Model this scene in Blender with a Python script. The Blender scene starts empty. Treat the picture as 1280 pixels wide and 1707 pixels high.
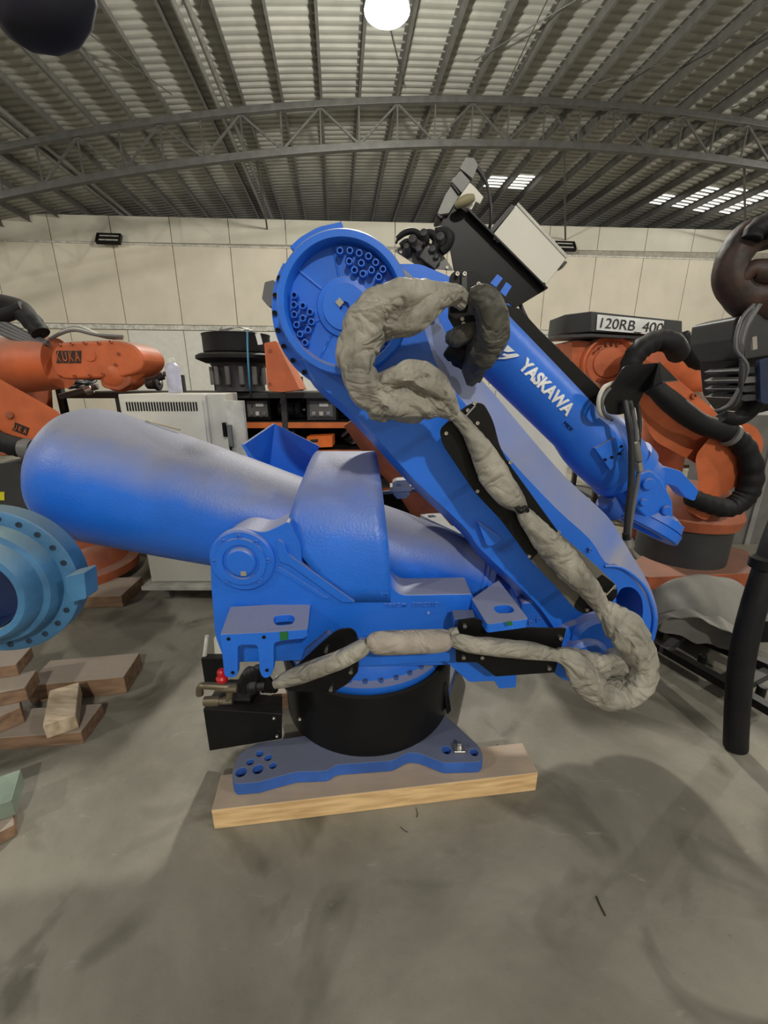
import bpy, bmesh, math, random
from mathutils import Vector as V, Matrix, noise
random.seed(4)
SC = bpy.context.scene
COL = SC.collection
PI = math.pi
# ---------------------------------------------------------------- camera
FPX, PITCH, EYE = 690.0, math.radians(17.1), 1.5
CP, SP = math.cos(PITCH), math.sin(PITCH)
cam = bpy.data.cameras.new('camera'); camo = bpy.data.objects.new('camera', cam); COL.objects.link(camo)
cam.sensor_fit = 'HORIZONTAL'; cam.sensor_width = 36; cam.lens = 36*FPX/1280
camo.location = (0, 0, EYE); camo.rotation_euler = (PI/2-PITCH, 0, 0); cam.clip_start = .02
SC.camera = camo
# ---------------------------------------------------------------- light, world, exposure
SC.view_settings.view_transform = 'Standard'; SC.view_settings.look = 'None'; SC.view_settings.gamma = 1
SC.view_settings.exposure = 0.22
w = bpy.data.worlds.new('world'); SC.world = w; w.use_nodes = True
w.node_tree.nodes['Background'].inputs[0].default_value = (1.0, .97, .90, 1)
w.node_tree.nodes['Background'].inputs[1].default_value = .34
YAW = math.radians(6)
HU = V((math.cos(YAW), math.sin(YAW), 0)); HV = V((-math.sin(YAW), math.cos(YAW), 0))
def hall(u, v, z): return HU*u + HV*v + V((0, 0, z))      # hall frame: v runs along the purlins
LAMPS = [((0.95, 8.9, 6.75), 1500), ((-6.5, -1.5, 6.0), 420), ((1.2, -6.6, 6.8), 1350), ((7.5, -3.0, 6.7), 520), ((13.5, 8.5, 6.4), 1000), ((-10.5, 8.0, 5.3), 420)]
# ---------------------------------------------------------------- helpers
def ray(x, y):
    u = (x-640)/FPX; v = (853.5-y)/FPX
    return V((u, CP+v*SP, -SP+v*CP))
def P(x, y, Y):                 # point at world depth Y
    d = ray(x, y); return V((0, 0, EYE)) + d*(Y/d.y)
def Z(x, y, z):                 # point at height z
    d = ray(x, y); return V((0, 0, EYE)) + d*((z-EYE)/d.z)
def dep(p): return p.y*CP + (EYE-p.z)*SP
def pr(r, p): return r/FPX*dep(p)
MATS = {}
def mat(name, c, rough=.5, metal=0, dust=0, dustc=(.30, .285, .27), bump=0, bscale=60, var=.15, vscale=6, emit=None, c2=None, coat=0, stretch=None, edge=.35):
    if name in MATS: return MATS[name]
    m = bpy.data.materials.new(name); m.use_nodes = True; N = m.node_tree; n = N.nodes; b = n['Principled BSDF']
    L = N.links.new
    tc = n.new('ShaderNodeTexCoord'); src = tc.outputs['Object']
    if stretch:
        mp = n.new('ShaderNodeMapping'); mp.inputs['Scale'].default_value = stretch; L(src, mp.inputs[0]); src = mp.outputs[0]
    no = n.new('ShaderNodeTexNoise'); no.inputs['Scale'].default_value = vscale; no.inputs['Detail'].default_value = 5; L(src, no.inputs[0])
    mx = n.new('ShaderNodeMix'); mx.data_type = 'RGBA'
    a = c2 if c2 else tuple(k*(1-var) for k in c); bb = c if c2 else tuple(min(1, k*(1+var)) for k in c)
    mx.inputs[6].default_value = (*a, 1); mx.inputs[7].default_value = (*bb, 1)
    rp = n.new('ShaderNodeMapRange'); rp.inputs[1].default_value = .35; rp.inputs[2].default_value = .65
    L(no.outputs[0], rp.inputs[0]); L(rp.outputs[0], mx.inputs[0]); out = mx.outputs[2]
    if dust:
        g = n.new('ShaderNodeNewGeometry'); sx = n.new('ShaderNodeSeparateXYZ'); L(g.outputs['Normal'], sx.inputs[0])
        n2 = n.new('ShaderNodeTexNoise'); n2.inputs['Scale'].default_value = 9; n2.inputs['Detail'].default_value = 6; L(tc.outputs['Object'], n2.inputs[0])
        ma = n.new('ShaderNodeMath'); ma.operation = 'MULTIPLY_ADD'; ma.inputs[1].default_value = .3; L(n2.outputs[0], ma.inputs[0]); L(sx.outputs[2], ma.inputs[2])
        r2 = n.new('ShaderNodeMapRange'); r2.inputs[1].default_value = edge+.12; r2.inputs[2].default_value = edge+.72; r2.inputs[4].default_value = dust; L(ma.outputs[0], r2.inputs[0])
        m2 = n.new('ShaderNodeMix'); m2.data_type = 'RGBA'; m2.inputs[7].default_value = (*dustc, 1); L(out, m2.inputs[6]); L(r2.outputs[0], m2.inputs[0]); out = m2.outputs[2]
        r3 = n.new('ShaderNodeMapRange'); r3.inputs[3].default_value = rough; r3.inputs[4].default_value = .62; L(r2.outputs[0], r3.inputs[0]); L(r3.outputs[0], b.inputs['Roughness'])
    else: b.inputs['Roughness'].default_value = rough
    L(out, b.inputs['Base Color']); b.inputs['Metallic'].default_value = metal
    if coat: b.inputs['Coat Weight'].default_value = coat
    if bump:
        n3 = n.new('ShaderNodeTexNoise'); n3.inputs['Scale'].default_value = bscale; n3.inputs['Detail'].default_value = 3; L(src, n3.inputs[0])
        bp = n.new('ShaderNodeBump'); bp.inputs['Strength'].default_value = bump; bp.inputs['Distance'].default_value = .01; L(n3.outputs[0], bp.inputs['Height']); L(bp.outputs[0], b.inputs['Normal'])
    if emit: b.inputs['Emission Color'].default_value = (*emit[0], 1); b.inputs['Emission Strength'].default_value = emit[1]
    MATS[name] = m; return m
BLUE = mat('blue_paint', (.016, .150, .70), .33, dust=.85, bump=.16, bscale=130, var=.06, dustc=(.27, .265, .30))
BLUES = mat('blue_paint_smooth', (.016, .150, .70), .38, dust=.8, bump=.03, bscale=60, var=.06, dustc=(.27, .265, .30))
BLUED = mat('blue_paint_dusty_plate', (.03, .11, .42), .6, dust=.8, var=.2, dustc=(.135, .135, .14), bump=.1)
BLACK = mat('black_paint', (.006, .006, .0065), .36, dust=.22, dustc=(.07, .066, .058))
MATTE = mat('black_rubber', (.009, .009, .010), .6, dust=.6, dustc=(.085, .085, .078), edge=.4)
for _m in (BLACK, MATTE): _m.node_tree.nodes['Principled BSDF'].inputs['Specular IOR Level'].default_value = .22
GREYP = mat('plate_reflection_tone', (.115, .107, .088), .5, var=.1)  # glossy black plate's reflection put into a lighter grey-brown colour
def crease(m, sc, dist):
    N = m.node_tree; n = N.nodes; L = N.links.new; tc = n.new('ShaderNodeTexCoord'); no = n.new('ShaderNodeTexNoise'); no.inputs['Scale'].default_value = sc; no.inputs['Detail'].default_value = 2.5; no.inputs['Distortion'].default_value = 1.2
    L(tc.outputs['Object'], no.inputs[0]); a = n.new('ShaderNodeMath'); a.operation = 'SUBTRACT'; a.inputs[1].default_value = .5; L(no.outputs[0], a.inputs[0])
    b = n.new('ShaderNodeMath'); b.operation = 'ABSOLUTE'; L(a.outputs[0], b.inputs[0]); c = n.new('ShaderNodeMapRange'); c.inputs[2].default_value = .13; L(b.outputs[0], c.inputs[0])
    bp = n.new('ShaderNodeBump'); bp.inputs['Strength'].default_value = .6; bp.inputs['Distance'].default_value = dist; L(c.outputs[0], bp.inputs['Height'])
    for q in n:
        if q.type == 'BUMP' and q != bp: L(q.outputs[0], bp.inputs['Normal'])
    L(bp.outputs[0], n['Principled BSDF'].inputs['Normal'])
FAB = mat('grey_fabric', (.27, .255, .215), .66, bump=.12, bscale=300, var=.30, vscale=9)
FABW = mat('pale_fabric', (.34, .30, .26), .8, bump=.12, bscale=300, var=.2, vscale=14)
FABD = mat('dark_fabric', (.075, .072, .06), .6, bump=.12, bscale=300, var=.35, vscale=9)
WHITE = mat('white_enamel', (.60, .585, .52), .45, var=.05, vscale=3)
WHITES = mat('white_enamel_soiled', (.52, .51, .46), .6, var=.25, vscale=8)
STEEL = mat('steel', (.5, .48, .45), .3, metal=.9)
BRASS = mat('nickel_brass', (.20, .17, .12), .4, metal=.8)
RED = mat('red_knob', (.5, .01, .015), .4)
GREEN = mat('green_tape', (.01, .13, .03), .5)
ORANGE = mat('orange_paint', (.50, .115, .036), .5, dust=.7, dustc=(.30, .25, .21), var=.15, bump=.05)
ORANGED = mat('orange_paint_dull', (.33, .085, .035), .6, dust=.6, dustc=(.22, .17, .14), var=.25)
SKYB = mat('sky_blue_paint', (.05, .17, .34), .5, dust=.9, dustc=(.24, .33, .35), var=.25, vscale=7, bump=.1)
GREYM = mat('grey_metal', (.13, .13, .125), .45, dust=.4)
DGREY = mat('dark_grey_metal', (.028, .029, .031), .5, dust=.4, dustc=(.16, .16, .15))
PINE = mat('pine_timber', (.80, .56, .29), .65, dust=.9, dustc=(.30, .245, .20), c2=(.56, .36, .17), stretch=(1.2, 9, 14), vscale=4, bump=.1, edge=.45)
WOODO = mat('old_timber', (.30, .185, .11), .75, dust=.85, dustc=(.36, .31, .26), c2=(.17, .10, .06), stretch=(2, 12, 12), vscale=3, bump=.2, edge=.4)
WOODL = mat('pale_timber', (.62, .5, .36), .75, c2=(.36, .28, .19), stretch=(3, 14, 6), vscale=3, bump=.2)
for _m in (FAB, FABW, FABD): crease(_m, 8.5, .010)
def link(o, parent=None):
    COL.objects.link(o)
    if parent is not None:
        o.parent = parent
        if parent.type == 'EMPTY': o.matrix_parent_inverse = Matrix.Translation(-parent.location)
    return o
def finish(name, bm, m, parent=None, smooth=False, bevel=0, seg=2, sub=0, angle=35):
    bmesh.ops.remove_doubles(bm, verts=bm.verts, dist=1e-6)
    bmesh.ops.recalc_face_normals(bm, faces=bm.faces)
    if smooth:
        lim = math.radians(angle)
        for f in bm.faces: f.smooth = True
        for e in bm.edges:
            if len(e.link_faces) == 2 and e.calc_face_angle(0) > lim: e.smooth = False
    me = bpy.data.meshes.new(name); bm.to_mesh(me); bm.free(); me.materials.append(m)
    o = bpy.data.objects.new(name, me); link(o, parent)
    if bevel:
        md = o.modifiers.new('bevel', 'BEVEL'); md.width = bevel; md.segments = seg; md.limit_method = 'ANGLE'; md.angle_limit = math.radians(30); md.harden_normals = False
        for f in me.polygons: f.use_smooth = True
        # keep flats flat: weighted normals
        wn = o.modifiers.new('wn', 'WEIGHTED_NORMAL'); wn.keep_sharp = True
    if sub:
        md = o.modifiers.new('sub', 'SUBSURF'); md.levels = md.render_levels = sub
    return o
def tag(o, label, cat, group=None):
    o['label'] = label; o['category'] = cat
    if group: o['group'] = group
    return o
def thing(name, loc, label, cat, group=None):
    o = bpy.data.objects.new(name, None); o.empty_display_size = .1; o.location = loc; COL.objects.link(o)
    return tag(o, label, cat, group)
def rnd(pts, r=8, n=4, closed=True):
    out = []; N = len(pts)
    for i in range(N):
        p = pts[i]; rr = p[2] if len(p) > 2 else r
        a = V(pts[i-1][:2]); b = V(p[:2]); c = V(pts[(i+1) % N][:2])
        if rr <= 0: out.append((b.x, b.y)); continue
        la = (a-b).length; lc = (c-b).length
        s = b+(a-b)*min(.48, rr/max(la, 1e-6)); e = b+(c-b)*min(.48, rr/max(lc, 1e-6))
        for k in range(n+1):
            t = k/n; q = s*(1-t)**2+b*2*t*(1-t)+e*t*t; out.append((q.x, q.y))
    return out
def plate(name, outer, holes, ext, m, parent=None, bevel=.002, smooth=False):
    """planar outline of 3-D points with holes, extruded by vector ext"""
    bm = bmesh.new(); es = []
    for loop in [outer]+list(holes):
        vs = [bm.verts.new(p) for p in loop]
        for i in range(len(vs)): es.append(bm.edges.new((vs[i-1], vs[i])))
    if holes: bmesh.ops.triangle_fill(bm, edges=es, use_beauty=True, use_dissolve=True)
    else: bm.faces.new(bm.verts)
    r = bmesh.ops.extrude_face_region(bm, geom=list(bm.faces))
    for v in [g for g in r['geom'] if isinstance(g, bmesh.types.BMVert)]: v.co += V(ext)
    return finish(name, bm, m, parent, bevel=bevel)
def slab(name, px, Y, th, m, parent=None, r=6, holes=(), bevel=.003):
    return plate(name, [P(x, y, Y) for x, y in rnd(px, r)], [[P(x, y, Y) for x, y in rnd(h, hr)] for h, hr in holes], (0, th, 0), m, parent, bevel)
def loft(name, rings, m, parent=None, smooth=True, bevel=0, caps=True, angle=35):
    bm = bmesh.new(); R = [[bm.verts.new(p) for p in ring] for ring in rings]; n = len(rings[0])
    for a, b in zip(R, R[1:]):
        for i in range(n): bm.faces.new((a[i-1], a[i], b[i], b[i-1]))
    if caps: bm.faces.new(R[0]); bm.faces.new(R[-1])
    return finish(name, bm, m, parent, smooth, bevel, angle=angle)
def basis(d):
    d = V(d).normalized(); a = V((0, 0, 1)) if abs(d.z) < .9 else V((1, 0, 0))
    x = a.cross(d).normalized(); y = d.cross(x); return x, y, d
def lathe(name, c, axis, prof, m, parent=None, n=48, bevel=0, a0=0, a1=None, thick=0, angle=35):
    x, y, d = basis(axis); c = V(c); bm = bmesh.new(); full = a1 is None; rings = []
    for s, r in prof:
        if r < 1e-6: rings.append([bm.verts.new(c+d*s)]); continue
        cnt = n if full else n+1
        rings.append([bm.verts.new(c+d*s+(x*math.cos(a0+(2*PI if full else a1-a0)*k/n)+y*math.sin(a0+(2*PI if full else a1-a0)*k/n))*r) for k in range(cnt)])
    for a, b in zip(rings, rings[1:]):
        k = max(len(a), len(b)); rg = range(k) if full else range(k-1)
        for i in rg:
            j = (i+1) % k
            if len(a) == 1 and len(b) == 1: continue
            if len(a) == 1: bm.faces.new((a[0], b[i], b[j]))
            elif len(b) == 1: bm.faces.new((a[i], b[0], a[j]))
            else: bm.faces.new((a[i], a[j], b[j], b[i]))
    o = finish(name, bm, m, parent, True, angle=angle)
    if thick: md = o.modifiers.new('s', 'SOLIDIFY'); md.thickness = thick
    return o
def cyl(name, a, b, r, m, parent=None, n=24, r2=None):
    a = V(a); b = V(b); L = (b-a).length; e = min(r*.15, L*.2); r2 = r if r2 is None else r2
    return lathe(name, a, b-a, [(0, 0), (0, r-e), (e, r), (L-e, r2), (L, r2-e), (L, 0)], m, parent, n)
def box(name, c, s, m, parent=None, rot=None, bevel=.003):
    bm = bmesh.new(); bmesh.ops.create_cube(bm, size=1)
    M = Matrix.Translation(V(c)) @ (rot.to_4x4() if rot else Matrix()) @ Matrix.Diagonal((*s, 1))
    bmesh.ops.transform(bm, matrix=M, verts=bm.verts)
    return finish(name, bm, m, parent, bevel=bevel)
def cat(pts, n=8):
    """Catmull-Rom through tuples of any length"""
    out = []; Q = [pts[0]]+list(pts)+[pts[-1]]
    for i in range(1, len(Q)-2):
        p0, p1, p2, p3 = Q[i-1:i+3]
        for k in range(n):
            t = k/n
            out.append(tuple(.5*((2*b)+(-a+c)*t+(2*a-5*b+4*c-d)*t*t+(-a+3*b-3*c+d)*t**3) for a, b, c, d in zip(p0, p1, p2, p3)))
    out.append(tuple(pts[-1])); return out
def tube(name, pts, m, parent=None, n=16, sub=6, wr=0, seed=0, ribs=0, ell=1.0, fold=.03, ends=True):
    """pts: (x,y,z,r) in metres; wr = wrinkle depth as a share of the radius; ribs = pitch in m"""
    pts = cat(pts, sub); bm = bmesh.new(); rings = []; px_ = None; s = 0
    for i, p in enumerate(pts):
        c = V(p[:3]); a = V(pts[max(0, i-1)][:3]); b = V(pts[min(len(pts)-1, i+1)][:3]); t = (b-a)
        if t.length < 1e-7: continue
        t.normalize()
        if i: s += (c-V(pts[i-1][:3])).length
        if px_ is None: px_ = basis(t)[0]
        px_ = (px_-t*px_.dot(t)).normalized(); y = t.cross(px_)
        ring = []
        for k in range(n):
            th = 2*PI*k/n; r = p[3]
            if wr:
                cx_, cy_ = math.cos(th), math.sin(th)
                sw = s+fold*.8*math.sin(th+seed+s*4)                      # creases run askew round the hose
                f = max(0, 1-abs(noise.noise(V((sw/fold+seed*7.3, cx_*.45, cy_*.45))))*2.6)**2
                g = noise.noise(V((s/(fold*3)+seed, cx_*.9, cy_*.9)))
                h = max(0, 1-abs(noise.noise(V((s/(fold*2.5)+seed, cx_*1.3+5, cy_*1.3))))*4)
                r *= 1-wr*.55*f+wr*.75*g+wr*.45*h
            if ribs: r *= 1+.06*math.sin(2*PI*s/ribs)
            ring.append(bm.verts.new(c+(px_*math.cos(th)*ell+y*math.sin(th))*r))
        rings.append(ring)
    for a, b in zip(rings, rings[1:]):
        for k in range(n): bm.faces.new((a[k-1], a[k], b[k], b[k-1]))
    if ends: bm.faces.new(rings[0]); bm.faces.new(rings[-1])
    return finish(name, bm, m, parent, True, angle=60)
def ptube(name, pts, m, parent=None, **k):
    """pts: (px, py, radius px, Y)"""
    q = []
    for x, y, r, Y in pts:
        p = P(x, y, Y); q.append((p.x, p.y, p.z, pr(r, p)))
    return tube(name, q, m, parent, **k)
def bolts(name, spots, axis, r, h, m, parent, hexa=True, hole=True):
    """alike screws: one mesh shared"""
    x, y, d = basis(axis); bm = bmesh.new(); n = 8; k = n
    prof = [(0, r), (h, r), (h, r*.55), (h*.35, r*.55), (h*.35, 0)] if hole else [(0, r), (h*.7, r), (h, r*.7), (h, 0)]
    rings = []
    for s, rr in prof: rings.append([bm.verts.new(d*s+(x*math.cos(2*PI*i/n)+y*math.sin(2*PI*i/n))*rr) for i in range(n)] if rr else [bm.verts.new(d*s)])
    for a, b in zip(rings, rings[1:]):
        for i in range(n):
            j = (i+1) % n
            if len(b) == 1: bm.faces.new((a[i], a[j], b[0]))
            else: bm.faces.new((a[i], a[j], b[j], b[i]))
    bmesh.ops.recalc_face_normals(bm, faces=bm.faces)
    me = bpy.data.meshes.new(name); bm.to_mesh(me); bm.free(); me.materials.append(m)
    for s in spots:
        o = bpy.data.objects.new(name, me)
        COL.objects.link(o); o.parent = parent; o.location = V(s)
        if parent.type == 'EMPTY': o.matrix_parent_inverse = Matrix.Translation(-parent.location)
def text(s, name, o3, xd, size, m, parent=None, ext=.0015, yd=None, wrap=None, spacing=1, weight=0, width=None, shear=0):
    cu = bpy.data.curves.new(name, 'FONT'); cu.body = s; cu.size = size; cu.extrude = ext; cu.space_character = spacing; cu.offset = weight; cu.shear = shear
    t = bpy.data.objects.new(name, cu); COL.objects.link(t)
    dg = bpy.context.evaluated_depsgraph_get(); me = bpy.data.meshes.new_from_object(t.evaluated_get(dg))
    bpy.data.objects.remove(t); bpy.data.curves.remove(cu)
    xs = [v.co.x for v in me.vertices]; x0 = min(xs); sc = (width/(max(xs)-x0)) if width else 1
    xd = V(xd).normalized(); yd = V(yd) if yd is not None else V((0, 0, 1)); yd = (yd-xd*yd.dot(xd)).normalized(); zd = xd.cross(yd); o3 = V(o3)
    for v in me.vertices:
        lx, ly, lz = (v.co.x-x0)*sc, v.co.y, v.co.z
        if wrap:
            c0, R = wrap          # c0 = axis point below the origin; letters wrapped round the axis xd
            a = ly/R; base = (o3-c0); base = (base-xd*base.dot(xd)); base.normalize(); side = yd-base*yd.dot(base); side.normalize()
            v.co = c0+xd*((o3-c0).dot(xd)+lx)+(base*math.cos(a)+side*math.sin(a))*(R+lz)
        else: v.co = o3+xd*lx+yd*ly+zd*lz
    me.materials.clear(); me.materials.append(m)
    ob = bpy.data.objects.new(name, me); link(ob, parent); return ob
def cut(o, cutter):
    md = o.modifiers.new('cut', 'BOOLEAN'); md.operation = 'DIFFERENCE'; md.solver = 'EXACT'; md.object = cutter
    while o.modifiers[0] != md: bpy.context.view_layer.objects.active = o; o.modifiers.move(len(o.modifiers)-1, 0)
    dg = bpy.context.evaluated_depsgraph_get()
    me = bpy.data.meshes.new_from_object(o.evaluated_get(dg)); old = o.data; o.data = me; o.modifiers.clear()
    bpy.data.objects.remove(cutter)
def S(o): o['kind'] = 'structure'; return o

# ================================================================ SETTING
def floor():
    bm = bmesh.new(); bmesh.ops.create_grid(bm, x_segments=60, y_segments=60, size=19)
    for v in bm.verts: v.co.y += 4; v.co.x += 2
    m = bpy.data.materials.new('concrete'); m.use_nodes = True; N = m.node_tree; n = N.nodes; L = N.links.new; b = n['Principled BSDF']
    tc = n.new('ShaderNodeTexCoord')
    def ns(sc, det=6, rough=.6, dist=0, st=None):
        t = n.new('ShaderNodeTexNoise'); t.inputs['Scale'].default_value = sc; t.inputs['Detail'].default_value = det; t.inputs['Roughness'].default_value = rough; t.inputs['Distortion'].default_value = dist
        if st:
            mp = n.new('ShaderNodeMapping'); mp.inputs['Scale'].default_value = st; L(tc.outputs['Object'], mp.inputs[0]); L(mp.outputs[0], t.inputs[0])
        else: L(tc.outputs['Object'], t.inputs[0])
        return t.outputs[0]
    def mr(o, a, c, lo=0, hi=1):
        r = n.new('ShaderNodeMapRange'); r.inputs[1].default_value = a; r.inputs[2].default_value = c; r.inputs[3].default_value = lo; r.inputs[4].default_value = hi; L(o, r.inputs[0]); return r.outputs[0]
    def mix(f, a, c):
        x = n.new('ShaderNodeMix'); x.data_type = 'RGBA'; L(f, x.inputs[0])
        for i, q in ((6, a), (7, c)):
            if isinstance(q, tuple): x.inputs[i].default_value = (*q, 1)
            else: L(q, x.inputs[i])
        return x.outputs[2]
    base = mix(mr(ns(1.1, 6, .62, .4), .36, .64), (.15, .139, .108), (.275, .26, .212))
    base = mix(mr(ns(2.6, 3, .5, 1.2), .53, .68, 0, .8), base, (.085, .077, .057))            # damp stains
    base = mix(mr(ns(5, 5, .7, 1.5, (1, 2.4, 1)), .62, .72, 0, .5), base, (.33, .315, .265))     # pale scuffs
    base = mix(mr(ns(38, 3, .6), .71, .76, 0, .6), base, (.09, .08, .065))                    # specks
    vo = n.new('ShaderNodeTexVoronoi'); vo.inputs['Scale'].default_value = 2.3; L(tc.outputs['Object'], vo.inputs[0])
    base = mix(mr(vo.outputs[0], .05, .085, .55, 0), base, (.09, .085, .065))                 # oil drops
    L(base, b.inputs['Base Color']); L(mr(ns(3), .3, .7, .5, .8), b.inputs['Roughness'])
    bp = n.new('ShaderNodeBump'); bp.inputs['Strength'].default_value = .25; bp.inputs['Distance'].default_value = .01; L(ns(18, 8, .7), bp.inputs['Height']); L(bp.outputs[0], b.inputs['Normal'])
    S(finish('floor', bm, m))
floor()
# floor marks: solid thin puddle-free stains are part of the floor
STAIN = mat('floor_stain', (.105, .098, .078), .7, var=.2)
FR, FU0, FCR = 85.0, 5.2, 8.15
def rz(u, dz=0): return FCR-FR+math.sqrt(FR*FR-(u-FU0)**2)+dz
def tz(u, dz=0): return 8.14-63+math.sqrt(63*63-(u-6.5)**2)+dz
W = 17.4
WALLM = mat('wall_panel', (.64, .59, .485), .8, var=.05, vscale=1.2, bump=.05, bscale=30)
WALLM2 = mat('wall_panel_upper', (.56, .54, .455), .8, var=.05, vscale=1.2)
WALLW = mat('wall_white_base', (.66, .65, .60), .7, var=.04)
SEAM = mat('wall_seam', (.33, .31, .26), .8)
wall = bpy.data.objects.new('wall_back', None); COL.objects.link(wall); wall['kind'] = 'structure'; wall.location = hall(0, W, 0)
def hbox(name, u0, u1, v0, v1, z0, z1, m, parent, bevel=.004, dz=0):
    bm = bmesh.new(); vs = [bm.verts.new(hall(u, v, z+(dz*(u+10) if z > 4 else 0))) for u, v, z in ((u0, v0, z0), (u1, v0, z0), (u1, v1, z0), (u0, v1, z0), (u0, v0, z1), (u1, v0, z1), (u1, v1, z1), (u0, v1, z1))]
    for f in ((0, 1, 2, 3), (4, 5, 6, 7), (0, 1, 5, 4), (1, 2, 6, 5), (2, 3, 7, 6), (3, 0, 4, 7)): bm.faces.new([vs[i] for i in f])
    return finish(name, bm, m, parent, bevel=bevel)
hbox('wall_core', -16, 21, W+.06, W+.25, 0, 6.8, SEAM, wall)
u = -13.6
while u < 20.5:
    hbox('wall_panel', u+.012, u+1.98-.012, W, W+.06, 3.62, 6.16, WALLM, wall, .012, .005)
    hbox('upper_panel', u+.012, u+1.98-.012, W+.01, W+.06, 6.21, 7.0, WALLM2, wall, .012, .014)
    hbox('base_panel', u+.012, u+1.98-.012, W, W+.06, 0, 3.42, WALLW if -8 < u < 3 else WALLM, wall, .012)
    u += 1.98
hbox('ledge_strip', -14.1, 20.5, W-.02, W+.06, 6.16, 6.21, WHITES, wall, .004, .005)
hbox('ledge_strip', -14.1, 20.5, W-.03, W+.06, 3.44, 3.60, WHITES, wall)
# side and rear walls (outside the frame)
for nm, a in (('wall_left', (-16.2, -16, -9, W+.25, 0, 3.2)), ('wall_right', (21, 21.2, -9, W+.25, 0, 3.2)), ('wall_front', (-16, 21, -9.2, -9, 0, 3.0))):
    o = S(hbox(nm, *a, WALLM, None))
# ceiling
ROOFM = mat('roof_sheet_metal', (.28, .275, .245), .6, metal=.0, var=.10, vscale=2)
STEELP = mat('grey_primer_steel', (.045, .044, .04), .55, var=.2, dust=.3, dustc=(.2, .19, .17))
PURL = mat('galvanised_purlin', (.085, .082, .074), .5, var=.15)
PIPE = mat('galvanised_pipe', (.15, .145, .13), .4, metal=.3)
ceil = bpy.data.objects.new('ceiling', None); COL.objects.link(ceil); ceil['kind'] = 'structure'; ceil.location = hall(0, 8, 8)
bm = bmesh.new()
vs0, vs1, pitch = -9.0, 30.0, .22
nu = 44; nv = int((vs1-vs0)/pitch*6); grid = []
for j in range(nv+1):
    v = vs0+(vs1-vs0)*j/nv; ph = (v/pitch) % 1
    h = .035*(1 if ph < .35 else (0 if .5 < ph < .85 else (1-(ph-.35)/.15 if ph <= .5 else (ph-.85)/.15)))
    grid.append([bm.verts.new(hall(-14+36*i/nu, v, rz(-14+36*i/nu, .20+h))) for i in range(nu+1)])
for j in range(nv):
    for i in range(nu): bm.faces.new((grid[j][i], grid[j][i+1], grid[j+1][i+1], grid[j+1][i]))
finish('roof_sheet', bm, ROOFM, ceil)
# translucent roof lights beyond, at the right, seen as bright strips between the purlins
LIGHTSH = mat('rooflight_sheet', (.8, .85, .8), .4, emit=((1, 1, .95), 1.6))
for u, v0, v1 in ((12.90, 15.6, 17.3), (13.80, 15.4, 17.3), (14.71, 15.2, 17.0), (6.56, 16.3, 17.3), (5.66, 16.5, 17.3), (11.99, 16.5, 17.3)):
    b2 = bmesh.new(); k = v0
    while k < v1:
        a = [b2.verts.new(hall(uu, vv, rz(uu, .185))) for uu, vv in ((u-.36, k), (u+.36, k), (u+.36, k+.085), (u-.36, k+.085))]; b2.faces.new(a); k += pitch
    o = finish('rooflight_strip', b2, LIGHTSH, ceil); o['kind'] = 'stuff'; md = o.modifiers.new('s', 'SOLIDIFY'); md.thickness = .006
def beam(name, a, b, w_, h_, m, parent):
    a = V(a); b = V(b); x, y, d = basis(b-a); L = (b-a).length
    R = Matrix((x, y, d)).transposed()
    return box(name, (a+b)/2, (w_, h_, L), m, parent, R, bevel=0)
pu = [-13.80+.905*i for i in range(38)]
for i, uu in enumerate(pu):
    if uu > 20: break
    # Z-section purlin: web + two lips
    bm = bmesh.new(); prof = [(-.06, .20), (0, .20), (0, 0), (.06, 0), (.06, .006), (.006, .006), (.006, .206), (-.06, .206)]
    A = [bm.verts.new(hall(uu+a, -8, rz(uu)+b-.0)) for a, b in prof]; B = [bm.verts.new(hall(uu+a, 29, rz(uu)+b)) for a, b in prof]
    for k in range(8): bm.faces.new((A[k-1], A[k], B[k], B[k-1]))
    finish('purlin', bm, PURL, ceil)
for uu in (-2.62, -2.40, -7.35, -7.13):
    a = hall(uu, -7, rz(uu, -.02)); b = hall(uu, 19.5, rz(uu, -.02)); cyl('roof_pipe', a, b, .055, PIPE, ceil, 12)
# arched truss across the hall
def truss(v, n=52):
    us = [-13+34*i/n for i in range(n+1)]
    for nm, dz, hh in (('top_chord', -.10, .13), ('bottom_chord', -.95, .15)):
        bm = bmesh.new(); prof = [(-.07, -hh/2), (.07, -hh/2), (.07, hh/2), (-.07, hh/2)]
        R = [[bm.verts.new(hall(q, v+a, tz(q, dz+b))) for a, b in prof] for q in us]
        for a, b in zip(R, R[1:]):
            for k in range(4): bm.faces.new((a[k-1], a[k], b[k], b[k-1]))
        bm.faces.new(R[0]); bm.faces.new(R[-1]); finish(nm, bm, STEELP, ceil, bevel=.01)
    k = 0; q = -12.90; st = .905
    while q < 20:
        a = hall(q, v, tz(q, -.15)); b = hall(q, v, tz(q, -.9)); beam('web_post', a, b, .035, .035, STEELP, ceil)
        if k % 2 == 0: beam('web_diagonal', a, hall(q+st, v, tz(q+st, -.9)), .04, .045, STEELP, ceil)
        else: beam('web_diagonal', b, hall(q+st, v, tz(q+st, -.15)), .04, .045, STEELP, ceil)
        q += st; k += 1
truss(12.0); truss(-2.0)
for u_, w_ in ((-1.75, -2.35), (5.8, 8.8), (10.8, 16.4)):
    cyl('brace_rod', hall(u_, 12.05, tz(u_, -.95)), hall(w_, W-.03, 6.8), .03, STEELP, ceil, 8)
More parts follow.
